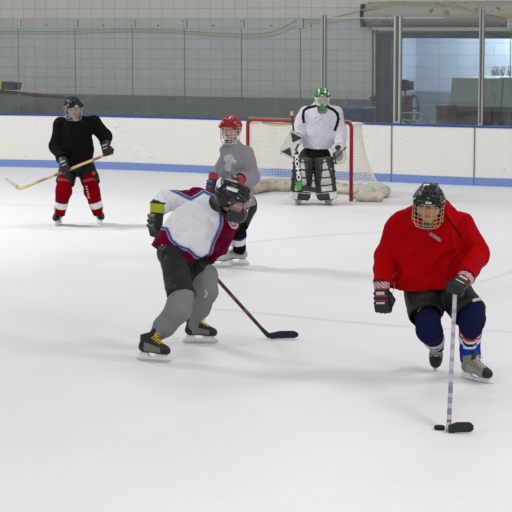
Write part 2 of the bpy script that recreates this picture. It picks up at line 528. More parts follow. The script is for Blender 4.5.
# faint painted lines under the frost
def marking(pts, w, col):
    P = [gnd(*p) for p in pts]; V = []; F = []
    for i, p in enumerate(P):
        t = unit(P[min(i + 1, len(P) - 1)] - P[max(i - 1, 0)]); s = V3(-t[1], t[0], 0) * w / 2
        V += [p - s + V3(0, 0, .0012), p + s + V3(0, 0, .0012)]
    for i in range(len(P) - 1): F.append((2 * i, 2 * i + 2, 2 * i + 3, 2 * i + 1))
    structure(mk('floor_marking', V, F, ICEPAINT, lin(col), smooth=False))
ICEPAINT = colmat('paint_under_ice', .42, spec=.25, noise=.03, scale=3, bump=.02)
marking([(214, 309), (256, 312.5), (300, 317), (345, 321.5), (400, 326), (450, 329), (512, 332)], .07, '#e8e0e2')
marking([(250, 242.5), (275, 239.5), (300, 237), (335, 234.5), (380, 232), (440, 229)], .06, '#dcdcdf')
marking([(474, 284), (486, 280.5), (500, 276), (516, 270)], .06, '#eadde0')
marking([(0, 204.2), (60, 205.5), (100, 207)], .05, '#dedee0')
marking([(345, 211), (380, 213), (440, 214)], .05, '#dedee0')

# boards: white face, blue kick plate, blue cap rail
BXS = list(np.linspace(-270, 790, 54)); BH = 1.03
def strip(name, mat, f0, f1, z0, z1, col, xs=BXS):
    V = []; F = []
    for x in xs:
        p = board(x); n = bnor(x)
        for (f, z) in ((f0, z0), (f0, z1), (f1, z1), (f1, z0)): V.append(p + n * f + V3(0, 0, z))
    for i in range(len(xs) - 1):
        for k in range(4):
            k2 = (k + 1) % 4; F.append((i * 4 + k, (i + 1) * 4 + k, (i + 1) * 4 + k2, i * 4 + k2))
    F.append((3, 2, 1, 0)[::-1]); F.append(tuple((len(xs) - 1) * 4 + k for k in range(4))[::-1])
    return structure(mk(name, V, F, mat, lin(col), smooth=False))
strip('wall_boards', BOARD, 0, .16, 0, BH - .032, '#ebe9e3')
strip('baseboard_boards', PLASTIC, -.012, .03, 0, .142, '#7792cc')
strip('trim_1', PLASTIC, -.012, .2, BH - .032, BH, '#2b4c9e')
for x in (321, 391.5, 474):                            # joints between board panels
    p = board(x); n = bnor(x); R = np.stack([btan(x), n, V3(0, 0, 1)], 1)
    m = MB(); m.box(p + V3(0, 0, (BH - .032) / 2) - n * .011, (.008, .008, (BH - .032) / 2), R, '#77756f')
    structure(m.build('trim_2', PLASTIC))

# block wall with the garage opening
def wall_u(px, py): return float(np.dot(wall(px, py) - W0, U))
uo = wall_u(378.5, 90); ztop = wall(400, 34)[2]
WM = block_mat('painted_block', '#cecdc8', '#c9c8c3', '#b3b2ad', band=(.36, .37, .365), zband=1.30)
def wall_box(mb, u0, u1, z0, z1, n0, n1, col='#ffffff'):
    mb.box(V3((u0 + u1) / 2, (n0 + n1) / 2, (z0 + z1) / 2), (abs(u1 - u0) / 2, abs(n1 - n0) / 2, (z1 - z0) / 2), None, col)
def wall_obj(mb, name, mat, kind=True):
    o = mb.build(name, mat); o.location = W0; o.rotation_euler = (0, 0, math.atan2(U[1], U[0]))
    return structure(o) if kind else o
m = MB(); wall_box(m, -16, uo, 0, 7, 0, .3); wall_box(m, uo, 12, ztop, 7, 0, .3)
wall_obj(m, 'wall_back', WM)
m = MB()
wall_box(m, uo - .02, uo + .26, 0, ztop, -.05, .34, '#2f3a52')
wall_box(m, uo, 12, ztop - .08, ztop + .02, -.05, .34, '#38435a')
wall_box(m, uo + .1, uo + .115, 0, ztop - .08, -.06, -.05, '#8a7a2a')
wall_obj(m, 'door_1', PAINTED)
GM = block_mat('garage_tile', '#a9b2c2', '#a4adbd', '#8f98a8', band=(.5, .5, .5), bw=.42, bh=.26, zband=1.28)
m = MB(); wall_box(m, uo - 1.5, 12, 0, 4, 5.2, 5.4); wall_obj(m, 'wall_garage', GM)
m = MB(); wall_box(m, uo - 1.5, uo - 1.3, 0, 4, .3, 5.2); wall_obj(m, 'wall_garage_side', GM)
m = MB(); wall_box(m, uo - 1.5, 12, 3.9, 4, .3, 5.2, '#8d93a0'); wall_obj(m, 'ceiling', PAINTED)
m = MB(); wall_box(m, -16, 12, .0, .02, -WALL_OFF + .45, 5.2, '#4c4d4e'); wall_obj(m, 'floor_concrete', PAINTED)
_g = wall(456, 40) + NB * 3.6
area_light('garage_lamp', tuple(V3(_g[0], _g[1], 3.8)), tuple(V3(_g[0], _g[1], 0) + NB * 1.3), 1.2, .3, 230, (.86, .92, 1.0))
# ------------------------------------------------------------------ glass, posts and what stands behind the boards
GLASS = clearmat('rink_glass', (.86, .90, .885), .03, .02, dirt=.05)
CLIP = colmat('clip_metal', .35, metal=.3, spec=.5, noise=.05, scale=20, bump=.03)
def glass(xa, xb, ztop, label):
    xs = np.linspace(xa + .35, xb - .35, 5); V = []; F = []
    for x in xs:
        p = board(x); n = bnor(x)
        for (f, z) in ((.08, BH), (.08, ztop), (.092, ztop), (.092, BH)): V.append(p + n * f + V3(0, 0, z))
    for i in range(len(xs) - 1):
        for k in range(4):
            k2 = (k + 1) % 4; F.append((i * 4 + k, (i + 1) * 4 + k, (i + 1) * 4 + k2, i * 4 + k2))
    F.append((0, 1, 2, 3)); F.append((19, 18, 17, 16))
    o = mk('rink_glass', V, F, GLASS, lin('#ffffff'), smooth=False)
    tag(o, label, 'glass panel', 'glass panels above the boards')
    xm = (xa + xb) / 2
    if xb < 321:                                       # bolt in the middle of the top edge
        p = board(xm) + bnor(xm) * .08 + V3(0, 0, ztop - .125); b = MB()
        b.tube([p - bnor(xm) * .012, p + bnor(xm) * .025], .011, '#3a3d3c', 8); b.build('bolt', STEEL, o)
    return o
GZ = 2.86
SEAMS = [-38, 18.5, 74.5, 131, 182.5, 239, 297.5]
gl_labels = ['clear rink glass panel cut off by the left edge of the photo', 'clear rink glass panel with the corner of the stored goal behind it',
             'clear rink glass panel just right of the helmet of the player in black', 'clear rink glass panel midway between the black helmet and the red helmet',
             'clear rink glass panel whose right joint is just above the red helmet', 'clear rink glass panel over the left half of the goal']
for i in range(6): glass(SEAMS[i], SEAMS[i + 1], GZ, gl_labels[i])
glass(297.5, 319, GZ, 'narrow clear rink glass panel just left of the post above the goalie')
glass(324, 390.8, GZ, 'clear rink glass panel in front of the blue bin and the chain')
glass(399.2, 475.8, GZ, 'wide clear rink glass panel before the garage, between two posts')
glass(481.2, 507, GZ, 'narrow clear rink glass panel right of the last post')
glass(507, 600, GZ, 'clear rink glass panel cut off by the right edge of the photo')
for i, (x, y) in enumerate([(18.5, 25), (74.5, 25), (131, 25), (182.5, 25), (239, 24.5), (297.5, 24.5), (507, 21.5)]):
    p = board(x); n = bnor(x); R = np.stack([btan(x), n, V3(0, 0, 1)], 1); z = GZ - .085
    m = MB()
    m.box(p + n * .072 + V3(0, 0, z), (.062, .006, .085), R, '#9aa0a4', .003); m.box(p + n * .1 + V3(0, 0, z), (.062, .006, .085), R, '#9aa0a4', .003)
    c = m.build('glass_clip', CLIP)
    where = ['leftmost of the clips', 'above the stored goal corner, second from the left', 'third from the left', 'fourth from the left', 'high above the red helmet', 'left of the post over the goalie', 'over the garage at the right edge'][i]
    tag(c, 'grey square clip joining glass panels, ' + where, 'clip', 'clips on the top edge of the glass')
    for dz in (-.04, .04):
        q = p + n * .066 + V3(0, 0, z + dz); b = MB(); b.tube([q - n * .008, q + n * .006], .012, '#5c6062', 8); b.build('bolt', STEEL, c)
    b = MB(); b.box(p + n * .086 + V3(0, 0, (BH + GZ - .17) / 2), (.0055, .009, (GZ - .17 - BH) / 2), R, '#6b7371'); b.build('joint_strip', PLASTIC, c)
def post(x, w, ztop, label, grooves=True):
    p = board(x); n = bnor(x); R = np.stack([btan(x), n, V3(0, 0, 1)], 1); zc, hz = (BH + ztop) / 2, (ztop - BH) / 2
    t = empty('support_post', p + n * .086 + V3(0, 0, BH)); tag(t, label, 'post', 'aluminium posts holding the glass'); B = np.array(t.location)
    m = MB()
    m.box(p + n * .086 + V3(0, 0, zc), (w / 2, .035, hz), R, '#8d8f90', .004)
    m.build('channel', PAINTED, t, B)
    m = MB(); ww = w * .26
    for sx in (-1, 1): m.box(p + n * .045 + R[:, 0] * sx * (w / 2 - ww / 2) + V3(0, 0, zc), (ww / 2, .012, hz + .01), R, '#b3b2ab', .004)
    m.build('flange', PAINTED, t, B)
    m = MB(); m.box(p + n * .048 + V3(0, 0, zc), (w * .12, .01, hz), R, '#5a5c5e'); m.build('gasket', RUBBER, t, B)
    m = MB(); m.box(p + n * .07 + V3(0, 0, BH + .02), (w * .49, .05, .02), R, '#a9aaa8', .004); m.build('foot', PAINTED, t, B)
post(321.5, .065, 2.92, 'slim aluminium glass post rising behind the goalie\'s green mask')
post(395, .13, 2.9, 'wide double aluminium glass post beside the garage door frame')
post(478.5, .075, 3.02, 'aluminium glass post in front of the ice resurfacer')
m = MB(); q = [board(x) + bnor(x) * .086 + V3(0, 0, GZ + .012) for x in np.linspace(322, 440, 9)]
m.rectbar(q, .008, .008, V3(0, 0, 1), '#aeb1ae'); structure(m.build('trim_3', PAINTED))

# roll-up shutter coil above the garage opening
t = empty('roll_up_shutter', wall(440, 18)); B = np.array(t.location); tag(t, 'dirty grey roll-up shutter hood above the garage opening', 'shutter')
zc = (wall(440, 2)[2] + wall(440, 27)[2]) / 2; rr = .245; ul = wall_u(369.5, 15)
def wpt(u, n, z): return W0 + U * u + NB * n + V3(0, 0, z)
HOODMAT = None
def hood_mat():
    m, nt, N, L, b = nodes_of('stained_sheet_metal')
    a = N.new('ShaderNodeAttribute'); a.attribute_name = 'Col'; tc = N.new('ShaderNodeTexCoord')
    n = N.new('ShaderNodeTexNoise'); n.inputs['Scale'].default_value = 7; n.inputs['Detail'].default_value = 6; L.new(tc.outputs['Object'], n.inputs['Vector'])
    r = N.new('ShaderNodeValToRGB'); r.color_ramp.elements[0].position = .58; r.color_ramp.elements[1].position = .72
    r.color_ramp.elements[0].color = (1, 1, 1, 1); r.color_ramp.elements[1].color = (.28, .26, .23, 1)
    L.new(n.outputs['Fac'], r.inputs[0])
    mx = N.new('ShaderNodeMix'); mx.data_type = 'RGBA'; mx.blend_type = 'MULTIPLY'; mx.inputs[0].default_value = .8
    L.new(a.outputs['Color'], mx.inputs[6]); L.new(r.outputs[0], mx.inputs[7]); L.new(mx.outputs[2], b.inputs['Base Color']); b.inputs['Roughness'].default_value = .6
    return m
HOOD = hood_mat()
m = MB(); nseg = 20; V = []; F = []
us = [ul, ul + 2, ul + 4, ul + 7]
for u in us:
    for k in range(nseg + 1):
        a = math.pi * k / nseg
        V.append(wpt(u, -.02 - rr * 1.15 * math.sin(a), zc + rr * math.cos(a)))
for i in range(len(us) - 1):
    for k in range(nseg): F.append((i * (nseg + 1) + k, i * (nseg + 1) + k + 1, (i + 1) * (nseg + 1) + k + 1, (i + 1) * (nseg + 1) + k))
F.append(tuple(range(nseg + 1))[::-1]); F.append(tuple((len(us) - 1) * (nseg + 1) + k for k in range(nseg + 1)))
for i in range(len(us) - 1): F.append((i * (nseg + 1), (i + 1) * (nseg + 1), (i + 1) * (nseg + 1) + nseg, i * (nseg + 1) + nseg))
m.add(V, F, '#aaa79d'); m.build('hood', HOOD, t, B, True)
m = MB(); m.box(wpt(ul - .03, -.17, zc - .02), (.03, .15, .22), RW, '#3f4444', .01); m.box(wpt(ul - .06, -.2, zc - .08), (.04, .05, .09), RW, '#2f3332', .01)
m.tube([wpt(ul - .1, -.2, zc + .02), wpt(ul - .03, -.2, zc + .02)], .05, '#4a4f4e', 10); m.build('end_bracket', PAINTED, t, B)
m = MB(); m.box(wpt(ul + 3.5, -.1, zc - rr - .03), (3.4, .03, .035), RW, '#b9bab4', .005); m.build('bottom_bar', PAINTED, t, B)
for j, px in enumerate((372.8, 376.2)):
    a = wall(px, 30, .2); b = wall(px, 118, .2); N_ = 60; m = MB()
    for i in range(N_):
        p = a + (b - a) * (i + .5) / N_; ln = np.linalg.norm(b - a) / N_ * .62
        m.box(p, (.016 if i % 2 else .007, .007 if i % 2 else .016, ln), RW, '#4a4d48')
    m.build('chain', STEEL, t, B)
m = MB(); p = wall(374, 98, .21); m.box(p, (.05, .03, .05), RW, '#353838', .008); m.tube([p - U * .09, p + U * .09], .02, '#353838', 8); m.build('chain_keeper', PAINTED, t, B)

# tan cable draped along the wall, over the post and the shutter hood
cp = [(-20, 31, .12), (0, 31, .12), (60, 31.3, .12), (128, 29.3, .12), (180, 31, .12), (225, 33.5, .14), (256, 34, .14), (275, 31, .14), (290, 24, .14), (298, 20, .14), (320, 20, .14), (332, 18, .16), (350, 13.5, .22),
      (368, 8.2, .36), (380, 4.5, .36), (395, 1.5, .30), (420, 2.2, .36), (440, 2.6, .36), (460, 6, .37), (478, 12, .37), (495, 15, .37), (515, 18.5, .37), (530, 20, .37)]
def smooth_path(pts, k=5):
    P = np.array(pts, float); out = []
    for i in range(len(P) - 1):
        p0, p1, p2, p3 = P[max(i - 1, 0)], P[i], P[i + 1], P[min(i + 2, len(P) - 1)]
        for t in np.linspace(0, 1, k, endpoint=False):
            out.append(.5 * ((2 * p1) + (-p0 + p2) * t + (2 * p0 - 5 * p1 + 4 * p2 - p3) * t * t + (-p0 + 3 * p1 - 3 * p2 + p3) * t ** 3))
    out.append(P[-1]); return out
m = MB(); m.tube(smooth_path([wall(*c) for c in cp]), .013, '#b5a883', 7)
tag(m.build('cable', CANVAS, smooth=True), 'tan cable hung in loops along the block wall and over the shutter hood', 'cable')

# blue bin and the handle leaning in it
p0 = wall(340.5, 120, 1.0); p1 = wall(368.5, 122, 1.0); zt = wall(355, 107.5, 1.0)[2]; w = np.dot(p1 - p0, U)
c = (p0 + p1) / 2; t = empty('storage_bin', V3(c[0], c[1], .02)); B = np.array(t.location)
tag(t, 'dark blue bin standing behind the boards right of the goalie', 'bin')
m = MB(); m.prism([(-w / 2 + .04, 0), (w / 2 - .04, 0), (w / 2, zt - .02), (-w / 2, zt - .02)], V3(c[0], c[1], .02), U, V3(0, 0, 1), .3, '#1d2f6e'); m.build('body', PLASTIC, t, B)
m = MB(); m.box(V3(c[0], c[1], zt - .02), (w / 2 + .02, .33, .03), RW, '#24398a', .01); m.build('rim', PLASTIC, t, B)
a = V3(c[0], c[1], 0) - U * .17 - NB * .36; top = wall(346.5, 96.5, 1.0)
m = MB(); m.tube([V3(a[0], a[1], .04), top], .018, '#a98d5a', 8); o = m.build('broom_handle', WOOD, smooth=True)
tag(o, 'tan wooden handle leaning against the dark blue bin', 'handle')

# things in the garage
def gar(px, py, n): 
    return wall(px, py, -n)
t = empty('ice_resurfacer', V3(*(gar(490, 100, 2.0)[:2]), .02)); B = np.array(t.location); tag(t, 'grey ice resurfacing machine with a dark undercarriage parked in the garage', 'ice resurfacer')
uL, uR = np.dot(gar(449, 100, 1.0) - W0, U), 6.5
zT, zM = gar(455, 78, 1.0)[2], gar(455, 107, 1.0)[2]
uT = np.dot(gar(451, 78, 1.0) - W0, U)
m = MB(); m.prism([(uL, zM), (uR, zM), (uR, zT + .05), (uT + 1.0, zT + .02), (uT + .95, zT), (uT, zT)], wpt(0, 1.9, 0), U, V3(0, 0, 1), .85, '#9ea59d'); m.build('snow_tank', PAINTED, t, B)
m = MB(); m.box(wpt((uL + .02 + uR) / 2, 1.9, zM / 2 + .2), ((uR - uL - .02) / 2, .75, zM / 2 - .2), RW, '#2a2c31', .03); m.build('chassis', PAINTED, t, B)
m = MB(); m.box(wpt(uL + .75, 1.04, zM - .03), (.72, .02, .05), RW, '#4b5258', .005); m.box(wpt(uL + .8, 1.1, zM * .5), (.6, .02, .04), RW, '#2f4a78', .005); m.build('bumper_bar', PAINTED, t, B)
for u in (uL + 1.15, uL + 3.6):
    m = MB(); m.tube([wpt(u, 1.02, .42), wpt(u, 1.32, .42)], .4, '#17181a', 24); w_ = m.build('wheel', RUBBER, t, B, True)
    m = MB(); m.tube([wpt(u, 1.0, .42), wpt(u, 1.04, .42)], .2, '#55595c', 16); m.build('hub', PAINTED, w_, B, True)
for q in ([wpt(uT + 1.02, 1.035, zM + .03), wpt(uT + 1.06, 1.035, zT)], [wpt(uT + 1.4, 1.035, zM + .25), wpt(uT + 1.75, 1.035, zM + .05)]):
    m = MB(); m.rectbar(q, .006, .006, V3(0, 1, 0), '#6f756f'); m.build('panel_seam', PAINTED, t, B)

p = gar(446, 119, .7); zt = gar(445, 106.5, .7)[2]; wb = np.dot(gar(451, 110, .7) - gar(440.5, 110, .7), U)
t = empty('crate', V3(p[0], p[1], .02)); B = np.array(t.location); tag(t, 'brown crate standing left of the ice resurfacer', 'crate')
m = MB(); m.box(V3(p[0], p[1], .02 + zt / 2), (wb / 2, .25, zt / 2 - .02), RW, '#55503a', .01); m.build('body', WOOD, t, B)
m = MB(); m.box(V3(p[0], p[1], zt), (wb / 2 + .015, .27, .03), RW, '#6a634a', .008); m.build('lid', WOOD, t, B)

p = gar(408, 119, .9); zt = gar(408, 94, .9)[2]
t = empty('hose_stand', V3(p[0], p[1], .02)); B = np.array(t.location); tag(t, 'dark red stand hung with coiled grey hose inside the garage', 'hose stand')
m = MB(); m.box(V3(p[0], p[1], zt / 2), (.05, .05, zt / 2 - .03), RW, '#6d2430', .01); m.box(V3(p[0], p[1], zt - .25), (.08, .06, .22), RW, '#7a2633', .015); m.box(V3(p[0], p[1], .04), (.2, .2, .02), RW, '#3a2a2c', .005); m.build('stand', PAINTED, t, B)
for sx in (-1, 1):
    m = MB()
    for k in range(3):
        cc = V3(p[0], p[1], zt - .28) + U * sx * (.14 + .02 * k) - NB * (.08 + .02 * k)
        m.tube([cc + U * math.cos(a) * (.1) + V3(0, 0, math.sin(a) * (.27 - .02 * k)) for a in np.linspace(0, 2 * math.pi, 25)], .014, '#75797a', 6)
    m.tube([V3(p[0], p[1], zt - .28) + U * sx * .02, V3(p[0], p[1], zt - .28) + U * sx * .2], .02, '#5c5f60', 6)
    m.build('hose_coil', RUBBER, t, B, True)
cc = gar(411.5, 116.5, .3)
t = MB(); hw = .2; 
t.tube([cc + U * (math.copysign(abs(math.cos(a)) ** .6, math.cos(a)) * .235) + V3(0, 0, math.copysign(abs(math.sin(a)) ** .6, math.sin(a)) * .075) - V3(0, 0, 0) for a in np.linspace(0, 2 * math.pi, 33)], .012, '#c9ccc8', 6)
t.tube([cc - V3(0, 0, .075), V3(cc[0], cc[1], .02)], .012, '#b9bcb8', 6)
tag(t.build('loop_handle', PLASTIC, smooth=True), 'white oval loop handle in front of the red hose stand', 'handle')
p = gar(405, 119, 1.8); zt = gar(405.5, 85.5, 1.8)[2]
t = empty('shop_fan', V3(p[0], p[1], .02)); B = np.array(t.location); tag(t, 'small dark round shop fan on a pole near the garage wall', 'fan')
m = MB(); m.tube([V3(p[0], p[1], .04), V3(p[0], p[1], zt)], .02, '#4a4f55', 8); m.tube([V3(p[0], p[1], .02), V3(p[0], p[1], .05)], .2, '#33363a', 16); m.build('pole', PAINTED, t, B)
m = MB(); m.tube([V3(p[0], p[1], zt) - NB * .1, V3(p[0], p[1], zt) - NB * .06, V3(p[0], p[1], zt) + NB * .06, V3(p[0], p[1], zt) + NB * .12], [.03, .12, .12, .04], '#24262a', 16); m.build('fan_head', PAINTED, t, B, True)
m = MB(); m.box(V3(p[0], p[1], zt) + U * .13, (.06, .03, .09), RW, '#7c8592', .01); m.build('bracket', PAINTED, t, B)
p = gar(391.5, 119, 1.2)
t = empty('tool_rack', V3(p[0], p[1], .02)); B = np.array(t.location); tag(t, 'dark tool rack glimpsed between the door frame and the double post', 'rack')
zt = gar(391, 72, 1.2)[2]
m = MB(); m.box(V3(p[0], p[1], zt / 2), (.04, .04, zt / 2 - .02), RW, '#3b4048'); m.build('upright', PAINTED, t, B)
for f, wd in ((.97, .07), (.86, .05), (.72, .07), (.55, .06)):
    m = MB(); m.box(V3(p[0], p[1], zt * f) - NB * .06, (wd, .06, .05), RW, '#22252b', .012); m.build('hook', PAINTED, t, B)
for i, (px, py) in enumerate([(494.5, 69.5), (498.5, 70), (503, 69.5), (509.5, 69)]):
    c = gar(px, py, 5.12); m = MB(); m.tube([c - V3(0, 0, .07), c + V3(0, 0, .02), c + V3(0, 0, .07)], [.026, .026, .038], '#8e949c', 10)
    m.box(c + NB * .05, (.02, .05, .02), RW, '#8d939c')
    o = m.build('wall_fitting', PAINTED, smooth=True)
    tag(o, ['tall silver fitting on the garage wall above the resurfacer, first of the row', 'second silver fitting of the row on the garage wall', 'third silver fitting of the row on the garage wall', 'silver fitting at the right end of the row on the garage wall'][i], 'pipe fitting', 'silver fittings on the garage wall')

# ------------------------------------------------------------------ goals
def goal(name, Pr, u, n, width, height, label, pipe, netc, pad, depth_top=.5, depth_bot=1.05, cell=.05, rn=.0038, r=.03, tilt=0.0):
    """Pr: foot of the right post, u along the goal line to the right, n backwards"""
    Pl = Pr - u * width; up = V3(0, 0, 1)
    t = empty(name, (Pr + Pl) / 2); B = np.array(t.location); tag(t, label, 'hockey goal')
    def rc(a, b, c, rad, k=7):                             # rounded corner at b
        d1, d2 = unit(a - b), unit(c - b); p0, p2 = b + d1 * rad, b + d2 * rad
        return [p0 * (1 - s) ** 2 + b * 2 * s * (1 - s) + p2 * s * s for s in np.linspace(0, 1, k)]
    for P in (Pl, Pr):
        m = MB(); m.tube([P, P + up * (height - .09)], r, pipe, 14); m.build('goalpost', PAINTED, t, B, True)
    m = MB(); m.tube(rc(Pl + up * (height - .1), Pl + up * height, Pr + up * height, .1) + rc(Pl + up * height, Pr + up * height, Pr + up * (height - .1), .1), r, pipe, 14)
    m.build('crossbar', PAINTED, t, B, True)
    def curve(z, dep, bulge, rad):
        a, d = Pl + up * z, Pr + up * z
        b, c = a + n * dep - u * bulge, d + n * dep + u * bulge
        mid = (b + c) / 2
        return [a] + rc(a, b, mid, rad, 9) + rc(mid, c, d, rad, 9) + [d]
    T = curve(height - .045, depth_top, .0, .25); Bt = curve(.06, depth_bot, .22, .42)
    for nm, cv, rad in (('top_frame', T, r * .8), ('base_frame', Bt, r)):
        m = MB(); m.tube(cv, rad, '#d8d4ca' if pad else pipe, 8); m.build(nm, PAINTED, t, B, True)
    m = MB(); mt = (Pl + Pr) / 2; 
    m.tube([mt + up * height, mt + n * depth_top + up * (height - .045)], r * .6, '#d8d4ca' if pad else pipe, 8); m.build('top_shelf_bar', PAINTED, t, B, True)
    def resample(cv, N):
        P = np.array(cv); L = np.concatenate([[0], np.cumsum(np.linalg.norm(np.diff(P, axis=0), axis=1))])
        return np.stack([np.interp(np.linspace(0, L[-1], N), L, P[:, i]) for i in range(3)], 1)
    LT = np.linalg.norm(np.diff(np.array(Bt), axis=0), axis=1).sum(); N1 = int(LT / cell); N2 = int(1.35 / cell)
    A = resample(T, N1); C = resample(Bt, N1); m = MB()
    ctr = (Pl + Pr) / 2 + n * .5
    G = np.zeros((N1, N2 + 1, 3))
    for j in range(N2 + 1):
        v = j / N2; G[:, j] = A * (1 - v) + C * v
        q = G[:, j]; inw = (ctr - q); inw[:, 2] = 0; G[:, j] += inw * (.05 * math.sin(math.pi * v))
    for i in range(0, N1): m.tube(list(G[i]), rn, netc, 3, False)
    for j in range(0, N2): m.tube(list(G[:, j]), rn, netc, 3, False)
    nt_ = int(width / cell)                                # roof of the net
    for i in range(1, nt_):
        f = i / nt_; a = Pl + u * width * f + up * height; m.tube([a, a + n * depth_top * .5 - up * .05, a + n * depth_top - up * .045], rn, netc, 3, False)
    for i in range(1, int(depth_top / cell)): m.tube([Pl + n * i * cell + up * (height - .04), (Pl + Pr) / 2 + n * i * cell + up * (height - .05), Pr + n * i * cell + up * (height - .04)], rn, netc, 3, False)
    m.build('net', CORD, t, B)
    if not pad: return t, B, Bt, Pl
    m = MB()                                               # lacing round the pipes
    for i in range(1, nt_ * 2):
        f = i / (nt_ * 2); a = Pl + u * (width * f) + up * height
        m.tube([a + n * (r + .004) + u * .01, a + up * (r + .004), a - n * .6 * (r + .004) + up * .8 * r], .004, '#e4e0d6', 4)
    m.build('lacing', CORD, t, B)
    return t, B, Bt, Pl
Pr = gnd(351, 201.3); UG = unit(btan(330) + V3(0, .02, 0)); NG = V3(-UG[1], UG[0], 0)
t, B, Bt, Pl = goal('hockey_goal', Pr, UG, NG, 1.89, 1.24, 'red framed hockey goal with white net behind the goalie', '#8c1526', '#e9e7e0', True)
def canvas_pad(V):
    c = paint(V, '#d2ccbd'); w = np.sin(V[:, 0] * 23) * np.sin(V[:, 1] * 19 + 2) * np.sin(V[:, 2] * 30); c[w > .35] = lin('#b8b09c'); c[V[:, 2] < .05] = lin('#c3bba9'); return c
pts = [Pl + NG * .12 - UG * .1] + Bt[1:-1] + [Pr + NG * .12 + UG * .1]
f = s_folds(s_tube([(p * V3(1, 1, 0) + V3(0, 0, .1), .095 + .012 * math.sin(i * 1.9)) for i, p in enumerate(pts)], .04), .012, 16, 4)
implicit('base_padding', s_cut(f, (0, 0, .004), (0, 0, -1)), pts, .16, .022, CANVAS, canvas_pad, t, B)
f = s_folds(s_tube([(Pr + NG * .28 + UG * .2 + V3(0, 0, .08), .085), (Pr + NG * .15 + UG * .4 + V3(0, 0, .075), .085), (Pr + NG * .02 + UG * .12 + V3(0, 0, .08), .07)], .04), .012, 18, 9)
implicit('skirt', s_cut(f, (0, 0, .004), (0, 0, -1)), [Pr, Pr + UG * .5 + NG * .35], .2, .02, CANVAS, canvas_pad, t, B)
m = MB(); q = [Pl + UG * x + V3(0, 0, 1.2 - .03 * math.sin(math.pi * (x - .25) / .6)) + NG * .035 for x in np.linspace(.25, .85, 9)]
m.rectbar(q, .03, .006, V3(0, 0, 1), '#cdbf90'); m.build('net_hem', CANVAS, t, B)

# stored goal behind the glass at the left, with a box on it
ps = wall(66.5, 97.5, 1.45); us = unit(U - NB * .2 - V3(0, 0, .045))
t2 = goal('hockey_goal', V3(ps[0], ps[1], .02), us, unit(V3(-us[1], us[0], 0)), 2.0, ps[2] - .02, 'rusty brown hockey goal stored behind the glass at the left', '#54291e', '#6e706c', False, .35, .75, .06, .0022, .032)
zb = ps[2] + .034
def on_pipe(px):                                       # distance along the crossbar where it crosses a photo column
    d = ray(px, 88); A = np.array([[d[0], us[0]], [d[1], us[1]]]); return float(np.linalg.solve(A, ps[:2])[1])
tL, tM, tR = on_pipe(-6), on_pipe(5), on_pipe(18)
hL, hR = tL - tM, tM - tR; cM = ps - us * tM; cM = V3(cM[0], cM[1], cM[2] + .045)
ul_ = unit(us * V3(1, 1, 0))
t = empty('tool_box', cM); B = np.array(t.location); tag(t, 'black and yellow case lying on top of the stored brown goal', 'case')
m = MB(); m.prism([(0, 0), (hR - .05, 0), (hR, .15), (.03, .17)], cM, ul_, V3(0, 0, 1), .12, '#242524'); m.build('body', PLASTIC, t, B)
m = MB(); m.prism([(-hL, 0), (0, 0), (.03, .155), (-hL, .155)], cM, ul_, V3(0, 0, 1), .115, '#c2bd22'); m.build('end_panel', PLASTIC, t, B)
# ------------------------------------------------------------------ parts of a player
SKINC, LIPC, BROWC = '#c08f78', '#a8685c', '#5a4030'
def head_f():
    g = [s_ell((0, -.01, .03), (.076, .096, .092)), s_ell((0, .028, -.05), (.058, .06, .068)),
         s_cap((0, .072, -.1), (0, .068, -.1), .022, .022), s_cap((0, .088, .0), (0, .106, -.032), .008, .014),
         s_cap((-.045, .074, .02), (.045, .074, .02), .012, .012), s_cap((-.04, .06, -.03), (-.05, .05, -.03), .03, .03),
         s_cap((.04, .06, -.03), (.05, .05, -.03), .03, .03)]
    u = s_union(g, .025)
    soc = [s_cap((sx * .031, .1, .0), (sx * .031, .1, .0), .018, .018) for sx in (-1, 1)]
    eye = [s_cap((sx * .031, .076, .0), (sx * .031, .076, .0), .0135, .0135) for sx in (-1, 1)]
    lip = s_union([s_cap((-.022, .083, -.064), (.022, .083, -.064), .008, .008), s_cap((-.017, .083, -.076), (.017, .083, -.076), .0085, .0085)], .004)
    ear = [s_ell((sx * .078, -.008, -.01), (.012, .028, .034)) for sx in (-1, 1)]
    def f(P):
        d = u(P)
        for k in soc: d = smax(d, -k(P), .012)
        for k in eye: d = np.minimum(d, k(P))
        d = smin(d, lip(P), .006)
        for k in ear: d = smin(d, k(P), .008)
        return d
    return f
HEADF = head_f()
def head_col(L, c):
    """L: points in the head's own frame"""
    for sx in (-1, 1):
        r = np.linalg.norm(L[:, [0, 2]] - np.array([sx * .031, 0]), axis=1)
        f = (L[:, 1] > .06)
        c[f & (r < .0115)] = lin('#d9d2c8'); c[f & (r < .006)] = lin('#2a211c')
        b = f & (np.abs(L[:, 2] - .022) < .006) & (np.abs(L[:, 0] - sx * .033) < .022); c[b] = lin(BROWC)
    m = (L[:, 1] > .07) & (np.abs(L[:, 2] + .07) < .012) & (np.abs(L[:, 0]) < .026); c[m] = lin(LIPC)
    hair = (L[:, 2] > .055) | ((L[:, 1] < .0) & (L[:, 2] > -.05) & (np.abs(L[:, 0]) < .09))
    ear = (np.abs(L[:, 0]) > .074) & (np.abs(L[:, 2] + .01) < .04)
    c[hair & ~ear] = lin('#3d2b20')
    return c

